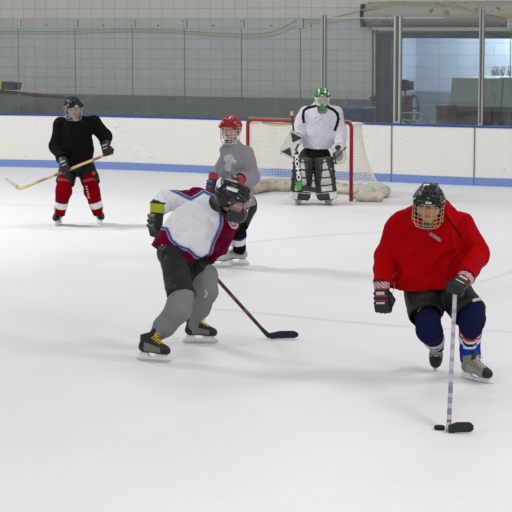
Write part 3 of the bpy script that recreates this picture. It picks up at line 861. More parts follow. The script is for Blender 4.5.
def helmet(parent, base, HM, col, h=.005, accent='#c9c9c6', wire='#b9b09a', mask='cage', side_word=False, wr=.0022, badge=True):
    R, o, sc = HM
    outer = s_union([s_ell((0, -.012, .035), (.106, .134, .108)), s_ell((0, -.04, -.0), (.104, .1, .11)),
                     s_cap((-.07, .085, .035), (.07, .085, .035), .034, .034)], .03)
    inner = s_ell((0, -.01, .02), (.088, .112, .108))
    ridges = [s_cap((x, .09, .105), (x * .9, -.09, .125), .012, .014) for x in (-.045, .045)]
    ridges += [s_cap((0, .1, .1), (0, -.1, .12), .016, .016)]
    brim = s_cap((-.085, .075, .012), (.085, .075, .012), .012, .012)
    def band(P):                                        # raised band round the head
        return np.maximum(outer(P) - .006, np.abs(P[..., 2] - .03 - .12 * np.clip(-P[..., 1], 0, 1)) - .012)
    vents = []
    for sx in (-1, 1):
        vents += [s_cap((sx * .024, .06, .15), (sx * .024, -.04, .155), .007, .007), s_cap((sx * .066, .085, .085), (sx * .082, .03, .1), .009, .009),
                  s_cap((sx * .1, -.01, .085), (sx * .1, -.05, .09), .008, .008)]
    ear = [s_cap((sx * .106, .002, -.025), (sx * .1, .002, -.025), .02, .02) for sx in (-1, 1)]
    def f(P):
        d = outer(P)
        for g in ridges: d = smin(d, g(P), .02)
        d = smin(d, band(P), .008)
        for g in vents: d = smax(d, -g(P), .006)
        y = P[..., 1]
        t = np.clip((.075 - y) / .09, 0, 1); t = t * t * (3 - 2 * t)
        low = .008 - .075 * t
        d = np.maximum(d, low - P[..., 2])
        d = np.maximum(d, -inner(P))
        for g in ear: d = np.maximum(d, -g(P))
        return d
    def cf(L):
        c = paint(L, col)
        inn = inner(L) < .004
        c[inn] = lin('#191919')
        if side_word:
            w = (L[:, 0] > .04) & (L[:, 1] > -.055) & (L[:, 1] < .035) & (np.abs(L[:, 2] - .088 - .1 * L[:, 1] * 0) < .011)
            letters = (np.sin((L[:, 1]) * 2 * math.pi / .0155) > -.55) | (L[:, 2] < .083)
            c[w & letters] = lin('#e8e8e8')
        return c
    hm = implicit('helmet', f, [(-.13, -.16, -.1), (.13, .14, .17)], .0, h, SHELL, cf, parent, base, HM)
    loc = lambda L: R @ (np.asarray(L, float) * sc) + o
    if badge:
        b = MB(); b.box(loc((0, .131, .036)), np.array((.021, .006, .0065)) * sc, R, accent); b.build('badge', PLASTIC, hm, base)
    for sx in (-1, 1):
        for (y, z) in ((.06, .04), (-.02, .04)):
            q = loc((sx * .104, y, z)); s = MB(); s.tube([q - R[:, 0] * .006, q + R[:, 0] * .006], .007 * sc, accent, 8); s.build('screw', STEEL, hm, base)
    st = MB()
    half = [(.098, .0, -.03), (.075, .03, -.09), (.03, .055, -.128), (0, .06, -.132)]
    st.tube([loc(q) for q in half] + [loc((-x, y, z)) for (x, y, z) in half[-2::-1]], .006 * sc, '#1c1c1c', 6)
    st.build('chin_strap', CANVAS, hm, base)
    def fp(phi, z):                                       # point on the guard's surface
        t = np.clip((z + .16) / .06, 0, 1); t = math.sqrt(max(0, 1 - (1 - t) ** 2))
        a = .06 + .048 * t; b = .1 + .045 * t
        return loc((a * math.sin(phi), b * math.cos(phi) - .005, z))
    D = math.radians
    if mask == 'cage':
        m = MB()
        for i, z in enumerate((.02, -.012, -.042, -.072, -.1, -.128, -.15)):
            w = 88 if i < 5 else 70
            m.tube([fp(D(a), z) for a in np.linspace(-w, w, 17)], wr * sc * (1.5 if i in (0, 6) else 1), wire, 5)
        for a in (-80, -58, -36, -14, 14, 36, 58, 80):
            zt = .02; zb = -.158 if abs(a) < 70 else -.12
            m.tube([fp(D(a), z) for z in np.linspace(zt, zb, 9)], wr * sc * (1.5 if abs(a) > 70 else 1), wire, 5)
        m.build('cage', WIRE, hm, base, True)
        cup = implicit('chin_cup', s_cap((-.018, .104, -.13), (.018, .104, -.13), .022, .022), [(-.05, .07, -.16), (.05, .14, -.1)], .005, .005, PLASTIC, '#3a3a38', hm, base, HM)
    else:
        def shell(z0, z1, w, name, mat, c, nz=7, nphi=19, th=.003):
            V = []; F = []
            for k in (0, 1):
                for i in range(nz):
                    for j in range(nphi):
                        p = fp(D(-w + 2 * w * j / (nphi - 1)), z0 + (z1 - z0) * i / (nz - 1))
                        V.append(p + unit(p - loc((0, 0, p[2] * 0))) * th * k)
            n1 = nz * nphi
            for k in (0, 1):
                for i in range(nz - 1):
                    for j in range(nphi - 1):
                        q = [k * n1 + i * nphi + j, k * n1 + i * nphi + j + 1, k * n1 + (i + 1) * nphi + j + 1, k * n1 + (i + 1) * nphi + j]
                        F.append(q if k else q[::-1])
            rim = [(i, 0) for i in range(nz)] + [(nz - 1, j) for j in range(1, nphi)] + [(i, nphi - 1) for i in range(nz - 2, -1, -1)] + [(0, j) for j in range(nphi - 2, 0, -1)]
            for a in range(len(rim)):
                i0, j0 = rim[a]; i1, j1 = rim[(a + 1) % len(rim)]
                F.append((i0 * nphi + j0, i1 * nphi + j1, n1 + i1 * nphi + j1, n1 + i0 * nphi + j0))
            return mk(name, V, F, mat, lin(c), hm, base)
        # clear shield over the face, the whole of it or its upper part only
        full = mask == 'shield'
        shell(.02, -.125 if full else -.07, 85, 'visor', VISOR, '#ffffff')
        if full:
            m = MB()
            m.tube([fp(D(a), .02) for a in np.linspace(-85, 85, 15)], .004, '#8f9292', 6)
            for z in (-.03, -.06, -.09, -.125, -.15): m.tube([fp(D(a), z) for a in np.linspace(-75, 75, 15)], wr, wire, 5)
            for a in (-80, -45, -15, 15, 45, 80): m.tube([fp(D(a), z) for z in np.linspace(.02, -.15, 8)], wr * (1.5 if abs(a) > 70 else 1), wire, 5)
            m.build('cage', WIRE, hm, base, True)
            implicit('chin_cup', s_cap((-.018, .104, -.13), (.018, .104, -.13), .022, .022), [(-.05, .07, -.16), (.05, .14, -.1)], .005, .005, PLASTIC, '#8b8c8a', hm, base, HM)
        else:
            shell(-.072, -.155, 85, 'chin_guard', PLASTIC, '#1d1d1f', th=.006)
    return hm

def glove(parent, base, wrist, f, n, side, body='#17171a', cuffc='#8c1420', trim='#a51c28', patch='#b9bcbd', pattern=None, curl=(35, 70, 60), h=.0055, sc=1.0, L=.1):
    """hockey glove: f to the finger tips, n out of the back of the hand, side = thumb side (+-1)"""
    f = unit(f); n = unit(np.asarray(n, float) - f * np.dot(f, n)); s = np.cross(f, n) * side
    R = np.stack([s, f, n], 1); HM = (R, np.asarray(wrist, float), sc)
    g = [s_box((0, .052, .004), (.052, .06, .034), .026)]
    rolls = [s_cap((-.04, y, .034), (.04, y, .034), .015, .015) for y in (.012, .046, .08)]
    fing = []
    for i, x in enumerate((-.042, -.014, .014, .041)):
        ln = (.85, 1.0, 1.05, .95)[i]; a = 0; p = V3(x, .1, .012)
        segs = []
        for j, l in enumerate((.044, .034, .03)):
            a += math.radians(curl[j]); q = p + V3(0, math.cos(a), -math.sin(a)) * l * ln
            segs.append(s_cap(p, q, .0158, .0155)); p = q
        fing.append(s_union(segs, .006))
    th = s_union([s_cap((.048, .02, -.012), (.068, .062, -.028), .021, .019), s_cap((.068, .062, -.028), (.05, .1, -.05), .019, .016)], .01)
    gr = s_union(g + [th], .015)
    def fn(P):
        d = gr(P)
        r = rolls[0](P)
        for k in rolls[1:]: r = np.minimum(r, k(P))
        d = smin(d, r, .008)
        e = fing[0](P)
        for k in fing[1:]: e = np.minimum(e, k(P))
        return smin(d, e, .007)
    def cf(Lp):
        c = paint(Lp, body)
        for y in (.029, .063):
            m = (np.abs(Lp[:, 1] - y) < .004) & (Lp[:, 2] > .02); c[m] = lin(trim)
        m = (np.abs(Lp[:, 0]) < .03) & (np.abs(Lp[:, 1] - .012) < .011) & (Lp[:, 2] > .036); c[m] = lin(patch)
        m = (np.abs(Lp[:, 0]) < .028) & (np.abs(Lp[:, 1] - .082) < .006) & (Lp[:, 2] > .036); c[m] = lin(patch)
        m = (Lp[:, 2] < -.008) & (np.abs(Lp[:, 0]) < .04) & (Lp[:, 1] < .1); c[m] = lin(body) * 1.6
        return c
    gl = implicit('glove', fn, [(-.075, -.03, -.095), (.1, .2, .06)], .005, h, LEATHER, cf, parent, base, HM)
    cu = s_cut(s_cut(s_cap((0, -.1, .0), (0, .02, .0), .066, .05, (0, 0, 1), .82), (0, -.085, 0), (0, -1, 0), .05, .012), (0, .012, 0), (0, 1, 0))
    def cc(Lp):
        c = paint(Lp, cuffc)
        if pattern:
            m = (np.abs(Lp[:, 1] + .045) < .02) & ((np.sin(Lp[:, 0] * 300) * np.sin((Lp[:, 1] + Lp[:, 0] * .4) * 260)) > -.05); c[m] = lin(pattern)
        m = Lp[:, 1] > -.012; c[m] = lin(body)
        m = Lp[:, 1] < -.075; c[m] = lin(body)
        return c
    implicit('cuff', cu, [(-.075, -.1, -.07), (.075, .02, .07)], .006, h, LEATHER, cc, gl, base, HM)
    return gl

def skate(parent, base, o, fwd, up, col='#1a1a1c', side='#7a7a78', toe='#151515', lace='#d8d8d4', tongue='#222222', h=.006, sc=1.0, holder='#e4e4e2', panel=None):
    """o: point of the blade line below the ankle"""
    R = frame(fwd, up); o = np.asarray(o, float); HM = (R, o, sc)
    loc = lambda p: R @ (np.asarray(p, float) * sc) + o
    boot = s_union([s_cap((0, -.035, .25), (0, -.04, .13), .052, .048, (1, 0, 0), .85), s_cap((0, -.055, .115), (0, .12, .105), .042, .043, (0, 0, 1), .9),
                    s_cap((0, .1, .112), (0, .155, .1), .042, .038), s_cap((0, -.005, .19), (0, .095, .125), .036, .034)], .03)
    ton = s_cap((0, .015, .19), (0, .03, .25), .032, .03, (0, 1, 0), .6)
    def f(P):
        d = np.maximum(boot(P), P[..., 2] - .245 - P[..., 1] * .3)
        d = smin(d, ton(P), .012)
        d = np.maximum(d, .07 - P[..., 2])
        return d
    def cf(L):
        c = paint(L, col)
        y, z = L[:, 1], L[:, 2]
        m = (z < .15 - (y - .02) * .25) & (z > .085) & (y < .13) & (y > -.03); c[m] = lin(side)
        if panel: m = (np.abs(z - .14) < .035) & (y < -.0) & (y > -.06); c[m] = lin(panel)
        c[(z < .082)] = lin('#202020')
        c[(y > .128)] = lin(toe)
        c[(ton(L) < .004) & (z > .2)] = lin(tongue)
        return c
    bt = implicit('skate', f, [(-.065, -.11, .06), (.065, .205, .32)], .005, h, LEATHER, cf, parent, base, HM)
    # white blade holder with two towers
    prof = [(-.11, .024), (.19, .024), (.2, .034), (.175, .045), (.155, .072), (.07, .072), (.055, .045), (.02, .04), (-.005, .045), (-.015, .072), (-.085, .072), (-.095, .045), (-.115, .035)]
    m = MB(); m.prism([(a * sc, b * sc) for a, b in prof], o, R[:, 1], R[:, 2], .014 * sc, holder); m.build('blade_holder', PLASTIC, bt, base)
    m = MB(); m.prism([(a * sc, b * sc) for a, b in [(-.12, .008), (-.105, .001), (.17, .001), (.2, .012), (.205, .026), (-.12, .026)]], o, R[:, 1], R[:, 2], .0025 * sc, '#c9ccce'); m.build('blade', STEEL, bt, base)
    m = MB(); 
    for i in range(7):
        q = i / 6; y, z = .125 - .1 * q, .156 + .07 * q; sx = 1 if i % 2 else -1
        for g in (sx, -sx): m.tube([loc((-.03 * g, y - .012, z - .016)), loc((0, y + .004, z + .003)), loc((.03 * g, y - .004, z - .012))], .0046 * sc, lace, 5)
    for sx in (-1, 1):
        m.tube([loc((0, .035, .232)), loc((sx * .022, .07, .236)), loc((sx * .034, .08, .215)), loc((sx * .018, .065, .21)), loc((0, .04, .226))], .004 * sc, lace, 5)
    m.build('lace', CANVAS, bt, base, True)
    return bt

def foot(S, k, o, fwd, up, sc=1.0):
    R = frame(fwd, up); o = np.asarray(o, float)
    S['an' + k] = o + R @ V3(0, -.035, .13) * sc; S['toe' + k] = o + R @ V3(0, .11, .1) * sc
    S['skate' + k] = (o, fwd, up, sc)
def smin_f(a, b, k): return lambda P: smin(a(P), b(P), k)
def tubes_pts(js): return [p for p, r in js]
def sock(parent, base, js, bands, h=.008, colour='#333333', seed=0, logo=None, shin=None):
    """js from knee to ankle; bands = [(t0, t1, colour)] along it"""
    f = s_folds(s_tube(js, .03), .0035, 38, seed)
    pts = tubes_pts(js); rm = max(r for p, r in js)
    tot = [0]
    for i in range(len(pts) - 1): tot.append(tot[-1] + np.linalg.norm(pts[i + 1] - pts[i]))
    def cf(V):
        c = paint(V, colour); best = np.full(len(V), 1e9); T = np.zeros(len(V))
        for i in range(len(pts) - 1):
            a, b = pts[i], pts[i + 1]; ab = b - a; t = np.clip((V - a) @ ab / (ab @ ab), -.3 if i == 0 else 0, 1.3 if i == len(pts) - 2 else 1)
            d = np.linalg.norm(V - a - np.clip(t, 0, 1)[:, None] * ab, axis=1); m = d < best
            best[m] = d[m]; T[m] = (tot[i] + t[m] * (tot[i + 1] - tot[i])) / tot[-1]
        for t0, t1, k in bands: c[(T >= t0) & (T < t1)] = lin(k)
        if logo is not None: c = logo(V, c)
        return c
    d = unit(pts[-1] - pts[-2])
    fc = s_cut(f, pts[-1] + d * js[-1][1] * .2, d)
    if shin is not None:                                     # the sock wraps the whole shin and goes on inside the boot
        kn, an = shin
        fc = smin_f(fc, s_union([s_cap(pts[-1] - d * .03, an, min(js[-1][1] * .8, .05), .041), s_cap(kn + (an - kn) * .12, an, .066, .041)], .01), .012)
        return implicit('sock', fc, np.array(list(pts) + [kn, an]), rm + .02, h, KNIT, cf, parent, base)
    return implicit('sock', fc, pts, rm + .02, h, KNIT, cf, parent, base)

def bone_len(S):
    out = {}
    for k in ('A', 'B'):
        for a, b in (('sh', 'el'), ('el', 'wr'), ('hip', 'kn'), ('kn', 'an')):
            out[a + b + k] = round(float(np.linalg.norm(S[a + k] - S[b + k])), 2)
    return out

def player(label, S, h=.01, group=None, skin=SKINC):
    """S: joints in the world. The body is one continuous surface from head to feet."""
    base = S['base']
    fw, upv, sc = S['head_fwd'], S.get('head_up', V3(0, 0, 1)), S.get('head_scale', 1.08)
    R = frame(fw, upv); hc = np.asarray(S['head'], float); HM = (R, hc, sc)
    tn = unit(S['torso_n'])
    def hf(P):
        return HEADF(((P - hc.astype(np.float32)) @ R.astype(np.float32)) / np.float32(sc)) * sc
    neckroot = hc + R @ V3(0, -.015, -.06) * sc
    g = [s_tube([(neckroot, .052), (S['neck'], .058)], .02),
         s_tube([(S['pelvis'], .12), (S['waist'], .105), (S['chest'], .11)], .05, tn, .72),
         s_cap(S['shA'] * .85 + S['chest'] * .15, S['shB'] * .85 + S['chest'] * .15, .055, .055),
         s_cap(S['neck'], S['chest'], .055, .08)]
    for k in 'AB':
        g += [s_tube([(S['sh' + k], .05), (S['el' + k], .04)] + ([(S['cf' + k], .03)] if 'cf' + k in S else []) + [(S['wr' + k], .027)], .02),
              s_tube([(S['hip' + k], .085), (S['kn' + k], .054), (S['an' + k], .03)], .03),
              s_cap(S['an' + k], S['toe' + k], .028, .02),
              s_cap(S['wr' + k], S['hand' + k], .027, .022)]
    u = s_union(g, .035)
    f = lambda P: smin(u(P), hf(P), .015)
    pts = np.array([S[k] for k in S if isinstance(S[k], np.ndarray) and not k.startswith('skate') and k not in ('base', 'head_fwd', 'head_up', 'torso_n')])
    lo, hi = pts.min(0) - .16, pts.max(0) + .16; hi[2] = max(hi[2], hc[2] + .2)
    hh = .14 * sc
    ax = [axis(lo[i], hi[i], .02, (hc[i] - hh, hc[i] + hh, .006)) for i in range(3)]
    def cf(V):
        c = paint(V, skin); L = ((V - hc) @ R) / sc
        near = HEADF(L.astype(np.float32)) < .012
        c2 = head_col(L, c.copy()); c[near] = c2[near]
        return c
    V, F = surface(f, None, None, None, ax)
    o = mk('person', V, F, SKIN, cf(V), None, base)
    tag(o, label, 'person', group)
    print('PLAYER', label[:30], bone_len(S))
    return o, HM

def legs(o, S, hip_r, knee_r, hem, col, h, seed=0, frontcol=None):
    """padded hockey pants: pelvis and two open thighs; hem = fraction down the thigh where each leg ends"""
    fs = []; pts = []
    for k in 'AB':
        a, b = S['hip' + k], S['kn' + k]
        e = a + (b - a) * hem[k]; d = unit(b - a)
        t = s_tube([(a, hip_r), (e + d * .06, knee_r)], .03)
        fs.append(s_cut(t, e, d, .05, .026)); pts += [a, e]
    pel = s_tube([(S['pelvis'] - (S['hipB'] - S['hipA']) * .3, hip_r * 1.1), (S['pelvis'] + (S['hipB'] - S['hipA']) * .3, hip_r * 1.1)], .03)
    top = s_cap(S['pelvis'], S['waist'], hip_r * 1.15, hip_r * .95, S['torso_n'], .75)
    f = s_folds(s_union(fs + [s_union([pel, top], .04)], .04), .006, 22, seed)
    return implicit('hockey_pants', f, np.array(pts + [S['pelvis'], S['waist']]), max(hip_r, knee_r) * 1.3 + .03, h, NYLON, frontcol or col, o, S['base'])
# ------------------------------------------------------------------ sticks
def stick(name, butt, heel, toe, face, label, shaft_col, blade_col, tape=None, sw=.015, blade_h=.072, curve=.03, taped_knob='#e2e0da', rings=()):
    """butt to heel is the shaft, heel to toe the blade; face = direction the blade face looks"""
    t = empty(name, heel); B = np.array(t.location); tag(t, label, 'hockey stick', 'sticks')
    d = unit(heel - butt); m = MB()
    sd = unit(np.cross(d, np.asarray(face, float)))
    m.rectbar([butt, heel - d * .02], .0105, .0155, face, shaft_col)
    for a, b, c in rings:
        m.rectbar([butt + (heel - butt) * a, butt + (heel - butt) * b], .0109, .0159, face, c)
    m.build('shaft', WOOD, t, B)
    m = MB(); m.rectbar([butt - d * .012, butt + d * .1], .0125, .0175, face, taped_knob); m.build('knob', CANVAS, t, B)
    ax = unit(toe - heel); f = unit(np.asarray(face, float) - ax * np.dot(face, ax)); up = np.cross(ax, f)
    if np.dot(up, -d) < 0: up = -up
    L = np.linalg.norm(toe - heel); n = 13; V = []; F = []
    for i in range(n):
        s = i / (n - 1); x = s * L; c = heel + ax * x + f * curve * (s ** 2)
        hgt = blade_h * (.75 + .3 * min(1, s * 3)); lo = 0; th = .011 * (1 - .45 * s)
        if s > .82: q = (s - .82) / .18; hgt = blade_h * (1.05 - .35 * q * q); lo = blade_h * .3 * q * q
        for a, b in ((-th, lo), (th, lo), (th, hgt), (-th, hgt)): V.append(c + f * a + up * b)
    for i in range(n - 1):
        for k in range(4): k2 = (k + 1) % 4; F.append((i * 4 + k, i * 4 + k2, (i + 1) * 4 + k2, (i + 1) * 4 + k))
    F.append((3, 2, 1, 0)); F.append(tuple((n - 1) * 4 + k for k in range(4)))
    m = MB(); m.add(V, F, blade_col)
    m.rectbar([heel - d * .12, heel - d * .04 + ax * .004, heel + ax * .035 + up * blade_h * .4], [.0125, .0125, .011], [.016, .022, .03], f, blade_col)
    bl = m.build('blade', RUBBER if tape is None else WOOD, t, B)
    if tape:
        V2 = np.array(V).reshape(n, 4, 3); c = V2.mean(1, keepdims=True); V2 = (c + (V2 - c) * 1.05)[n // 4:]
        k = len(V2); F = []
        for i in range(k - 1):
            for a in range(4): b = (a + 1) % 4; F.append((i * 4 + a, i * 4 + b, (i + 1) * 4 + b, (i + 1) * 4 + a))
        F.append((3, 2, 1, 0)); F.append(tuple((k - 1) * 4 + a for a in range(4)))
        m = MB(); m.add(V2.reshape(-1, 3), F, tape); m.build('tape', CANVAS, bl, B)
    return t
def grip(S, k, p, sd, n, out=0.0):
    """closes hand k on the stick at p (sd = stick direction); returns wrist, f, n"""
    sd = unit(sd); f = p - S['el' + k]; f = unit(f - sd * np.dot(f, sd) * .35)
    n = unit(np.cross(f, sd) if np.dot(np.cross(f, sd), n) > 0 else np.cross(sd, f))
    w = p - f * .105 + n * .045
    S['cf' + k] = w - f * .09; S['wr' + k] = w - f * .01; S['hand' + k] = w + f * .05
    return w, f, n
def hang(S, k, f):
    """a hand that holds nothing: keep wrist and palm on the glove's own line"""
    f = unit(f); S['cf' + k] = S['wr' + k] - f * .055; S['hand' + k] = S['wr' + k] + f * .05
def side_for(f, n, want): return 1 if np.dot(np.cross(unit(f), unit(n)), want) > 0 else -1
def sleeve(js, k=.03, hollow=.05, th=.026, fn=None, fs=1.0):
    d = unit(js[-1][0] - js[-2][0]); ext = js[:-1] + [js[-1], (js[-1][0] + d * .05, js[-1][1])]
    return s_cut(s_tube(ext, k, fn, fs), js[-1][0], d, hollow, th, .17)
def arm(S, k, r0, r1, r2, fn=None, fs=1.0, fold=(.012, 13, 1)):
    """sleeve over arm k, from the shoulder to the top of the glove cuff (radii in metres)"""
    e = S['cf' + k]; d = unit(e - S['el' + k])
    t = s_folds(s_tube([(S['sh' + k], r0), (S['el' + k], r1), (e, r2), (e + d * .05, r2)], .03, fn, fs), *fold)
    return s_cut(t, e, d, .05, .016, .17)
def skates(o, S, args, h=.006):
    for k in 'AB':
        po, fw, up, sc = S['skate' + k]
        skate(o, S['base'], po, fw, up, *args[k if isinstance(args, dict) else 0], h=h, sc=sc) if isinstance(args, dict) else skate(o, S['base'], po, fw, up, *args, h=h, sc=sc)

# ------------------------------------------------------------------ player in red with the puck
Yr = 15.05
g0 = gnd(469, 375)
S = dict(base=V3(*(gnd(452, 372)[:2]), 0), head=at(428.7, 204, 14.72), head_fwd=V3(-.12, -1, -.12), head_up=V3(.06, -.12, 1), head_scale=1.1,
    neck=at(431, 220, 14.9), torso_n=V3(-.1, -1, -.5), pelvis=at(433, 277, 15.2), waist=at(432, 258, 15.12), chest=at(432, 236, 14.98),
    shA=at(404, 227, 14.98), elA=at(385.5, 256, 15.08), wrA=at(382, 291.5, 14.92), handA=at(382, 300, 14.9),
    shB=at(459.5, 226, 15.0), elB=at(476.5, 254, 15.1), wrB=at(465, 280, 14.75), handB=at(457, 289, 14.6),
    hipA=at(419, 283, 15.18), knA=at(427, 321, 14.86), anA=at(436.5, 346, 15.3), toeA=at(436, 363, 15.22),
    hipB=at(447, 281, 15.18), knB=at(471, 316, 14.82), anB=at(470, 354, 15.08), toeB=at(487, 371, 14.95))
foot(S, 'A', at(437, 351, 15.36) + V3(.0, .07, -.01), V3(-.1, -.62, -.78), V3(-.05, -.80, .6), 1.12); foot(S, 'B', gnd(472.5, 381), V3(.74, -.6, -.10), V3(-.30, -.02, 1), .95)
heel = gnd(448.5, 432.5, .004); toe = gnd(473.5, 431.5, .012)
gp = at(455, 292, 14.52); sd = unit(heel - gp); butt = gp - sd * .13
wB = grip(S, 'B', gp, sd, V3(-.3, -1, .2))
stick('hockey_stick', butt, heel, toe, V3(-.1, -1, .0), 'silver and purple hockey stick reaching down to the puck', '#aeabb3', '#2b2b2d', sw=.015, blade_h=.066, curve=.02,
      rings=[(a, a + .03, '#948da6') for a in np.arange(.2, .7, .083)] + [(.93, .945, '#9a5a64'), (.72, .765, '#77709a'), (.79, .83, '#8a84a4'), (.86, .9, '#77709a')])
hang(S, 'A', V3(.03, -.12, -1))
o, HM = player('player in a red jersey crouching over the puck, black helmet with a tan cage', S)
RED = '#a40008'
base = S['base']
arms = [arm(S, 'A', .118, .1, .074, V3(0, 1, 0), .85), arm(S, 'B', .118, .086, .08, V3(0, 1, 0), .9)]
hemc = at(428, 282.5, 15.1); hemn = unit(V3(.08, .25, -1))
body = s_union([s_tube([J(432, 229, 14.98, 30), J(431, 254, 15.06, 34), J(424.5, 295, 15.14, 40)], .05, V3(0, 1, .25), .68),
                s_cap(S['shA'] + V3(.02, 0, .01), S['shB'] + V3(-.02, 0, .01), .105, .105), s_cap(at(431, 218, 14.93), at(431, 226, 14.98), .1, .13)], .05)
body = s_cut(s_folds(s_folds(body, .022, 15, 3, (1, .5, .8)), .009, 32, 8, (1, .5, .6)), hemc, hemn, .06, .016)
f = s_union([body] + arms, .025)
neckcut = s_cap(HM[1] + V3(0, -.06, -.17), HM[1] + V3(0, -.02, -.02), .062, .09)
fj = lambda P: smax(f(P), -neckcut(P), .01)
p2 = Cloth2D(431, 230, 14.95)
def cj(V):
    c = paint(V, RED); q = p2.q(V); fr = V[:, 1] < 15.0
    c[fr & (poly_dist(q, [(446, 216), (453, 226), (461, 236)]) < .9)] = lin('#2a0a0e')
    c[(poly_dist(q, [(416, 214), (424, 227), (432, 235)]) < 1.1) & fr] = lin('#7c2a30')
    c[fr & (poly_dist(q, [(431, 234), (440, 240)]) < 1.4)] = lin('#8f8688')
    c[fr & (poly_dist(q, [(393, 277), (396, 274)]) < 1.0)] = lin('#8c3a48')
    return c
implicit('jersey', fj, [at(372, 200, 15), at(494, 292, 15), at(430, 240, 14.65), at(430, 240, 15.42)], .02, .009, CLOTH, cj, o, base)
m = MB()
m.tube(smooth_path([at(394.5, 282, 14.96), at(394, 288, 14.95), at(392, 294, 14.94)]), .0025, '#8c8a92', 5); m.build('drawstring', CORD, o, base)
def pc(V):
    c = paint(V, '#1d1b17'); q = p2.q(V)
    return c
legs(o, S, .135, .142, dict(A=.86, B=.93), '#1b1a18', .011, 2)
m = MB(); 
NV = '#161a3c'
sock(o, base, [J(428, 319, 14.88, 12.5), J(429, 330, 14.93, 13.2), J(434, 339, 15.1, 10), J(437, 347, 15.3, 7)], [(.50, .58, '#c9c9cf'), (.58, .66, NV), (.66, .74, '#5a6fc0'), (.74, .82, '#c9c9cf')], .008, NV, 1, shin=(S['knA'], S['anA']))
sock(o, base, [J(470, 310, 14.85, 12.7), J(472, 319, 14.83, 13.3), J(470, 336, 14.93, 10.8), J(470.5, 360, 14.98, 10.2)], [(.38, .42, '#b8323c'), (.42, .45, '#cfcfd4'), (.45, .50, NV), (.50, .65, '#d3d3d6'), (.65, 1.6, '#1736a0')], .008, NV, 2, shin=(S['knB'], S['anB']))
m = MB(); 
c1 = at(477, 299.5, 14.66); m.box(c1, (.036, .006, .011), frame(V3(.2, -1, 0), V3(-.2, 0, 1)), '#c8c6c0', .003); m.build('pants_badge', CANVAS, o, base)
glove(o, base, S['wrA'] + V3(0, 0, .0), V3(.03, -.12, -1), V3(-.35, -1, 0), side_for(V3(0, -.1, -1), V3(-.35, -1, 0), V3(1, 0, 0)), cuffc='#8a2030', pattern='#c9b9b9', curl=(30, 60, 50), sc=1.12)
glove(o, base, wB[0], wB[1], wB[2], side_for(wB[1], wB[2], -sd), cuffc='#8a2030', pattern='#c9b9b9', curl=(60, 85, 60), sc=1.12)
helmet(o, base, HM, '#0b0b0b', .0045, '#bdbdbb', '#a89a78')
GB = '#8a877c'
skates(o, S, ('#77746a', '#8d897c', '#141414', '#c6c2b4', '#2c2b28'))
pk = gnd(439.5, 429.5)
m = MB(); R_ = .0381; prof = [(.034, 0), (R_, .003), (R_, .0224), (.034, .0254)]; V = []; F = []; n = 32
for (r, z) in prof:
    for k in range(n): a = 2 * math.pi * k / n; V.append(pk + V3(r * math.cos(a), r * math.sin(a), z + .0015))
for i in range(3):
    for k in range(n): F.append((i * n + k, i * n + (k + 1) % n, (i + 1) * n + (k + 1) % n, (i + 1) * n + k))
F.append(tuple(range(n))[::-1]); F.append(tuple(3 * n + k for k in range(n)))
m.add(V, F, '#1a1a1b'); tag(m.build('puck', RUBBER, base=pk, smooth=True), 'black puck on the ice beside the blade of the silver stick', 'puck')

# ------------------------------------------------------------------ player in white and maroon
S = dict(base=V3(*(gnd(178, 353)[:2]), 0), head=at(233, 199, 16.02), head_fwd=V3(.93, -.22, -.30), head_up=V3(.3, -.1, 1), head_scale=1.08,
    neck=at(217, 205, 16.2), torso_n=V3(.75, .55, -.6), pelvis=at(177, 254, 16.3), waist=at(187, 240, 16.3), chest=at(206, 216, 16.3),
    shA=at(196, 200, 16.55), elA=at(168, 200, 16.85), wrA=at(157, 214.5, 16.72), handA=at(156, 226, 16.68),
    shB=at(226, 222, 16.15), elB=at(219, 246, 16.5), wrB=at(205, 258, 16.66), handB=at(202, 262, 16.74),
    hipA=at(172.5, 257, 16.15), knA=at(182, 300, 15.85), anA=at(157, 343, 15.9), toeA=at(168, 352, 15.78),
    hipB=at(192, 258, 16.45), knB=at(207, 283, 16.35), anB=at(194, 326, 16.7), toeB=at(210, 334, 16.66))
foot(S, 'A', gnd(149.5, 361.3), V3(.87, -.42, 0), V3(.1, 0, 1), 1.0); foot(S, 'B', gnd(196, 343.2), V3(1, -.1, 0), V3(.12, 0, 1), .98)
heel = gnd(270.5, 338.5, .004); toe = gnd(298, 337.5, .01)
gp = at(202, 262.5, 16.76); sd = unit(heel - gp); butt = gp - sd * .14
wB = grip(S, 'B', gp, sd, V3(0, -1, .3))
stick('hockey_stick', butt, heel, toe, V3(.1, -1, 0), 'dark maroon hockey stick held low by the player in white and maroon', '#4a2c34', '#20263a', blade_h=.062, curve=.03, taped_knob='#2a2a2c', rings=[(a, a + .05, '#6e4c55') for a in (.3, .5, .66)])
hang(S, 'A', V3(-.10, -.12, -1))
o, HM = player('player in a white and maroon jersey gliding away, bent forward, black helmet', S)
base = S['base']
armA = arm(S, 'A', .095, .083, .068)
armB = arm(S, 'B', .105, .082, .062)
body = s_union([s_tube([J(164, 274, 16.3, 22), J(175, 252, 16.28, 22), J(189, 233, 16.3, 26.5), J(207, 214, 16.3, 22)], .05, V3(-.2, .95, -.3), .8),
                s_cap(S['shA'], S['shB'], .1, .11), s_cap(at(200, 222, 16.3), at(208, 240, 16.3), .17, .1)], .06)
hn = unit(V3(-.37, .05, -.93)); body = s_cut(s_folds(s_folds(body, .014, 12, 12, (1, .5, 1)), .005, 34, 5), at(177, 256, 16.25), hn, .06, .016)
f = s_union([body, armA, armB], .03)
neckcut = s_cap(at(226, 203, 16.1), at(238, 206, 16.02), .085, .1)
fj = lambda P: smax(f(P), -neckcut(P), .01)
p2 = Cloth2D(190, 225, 16.2)
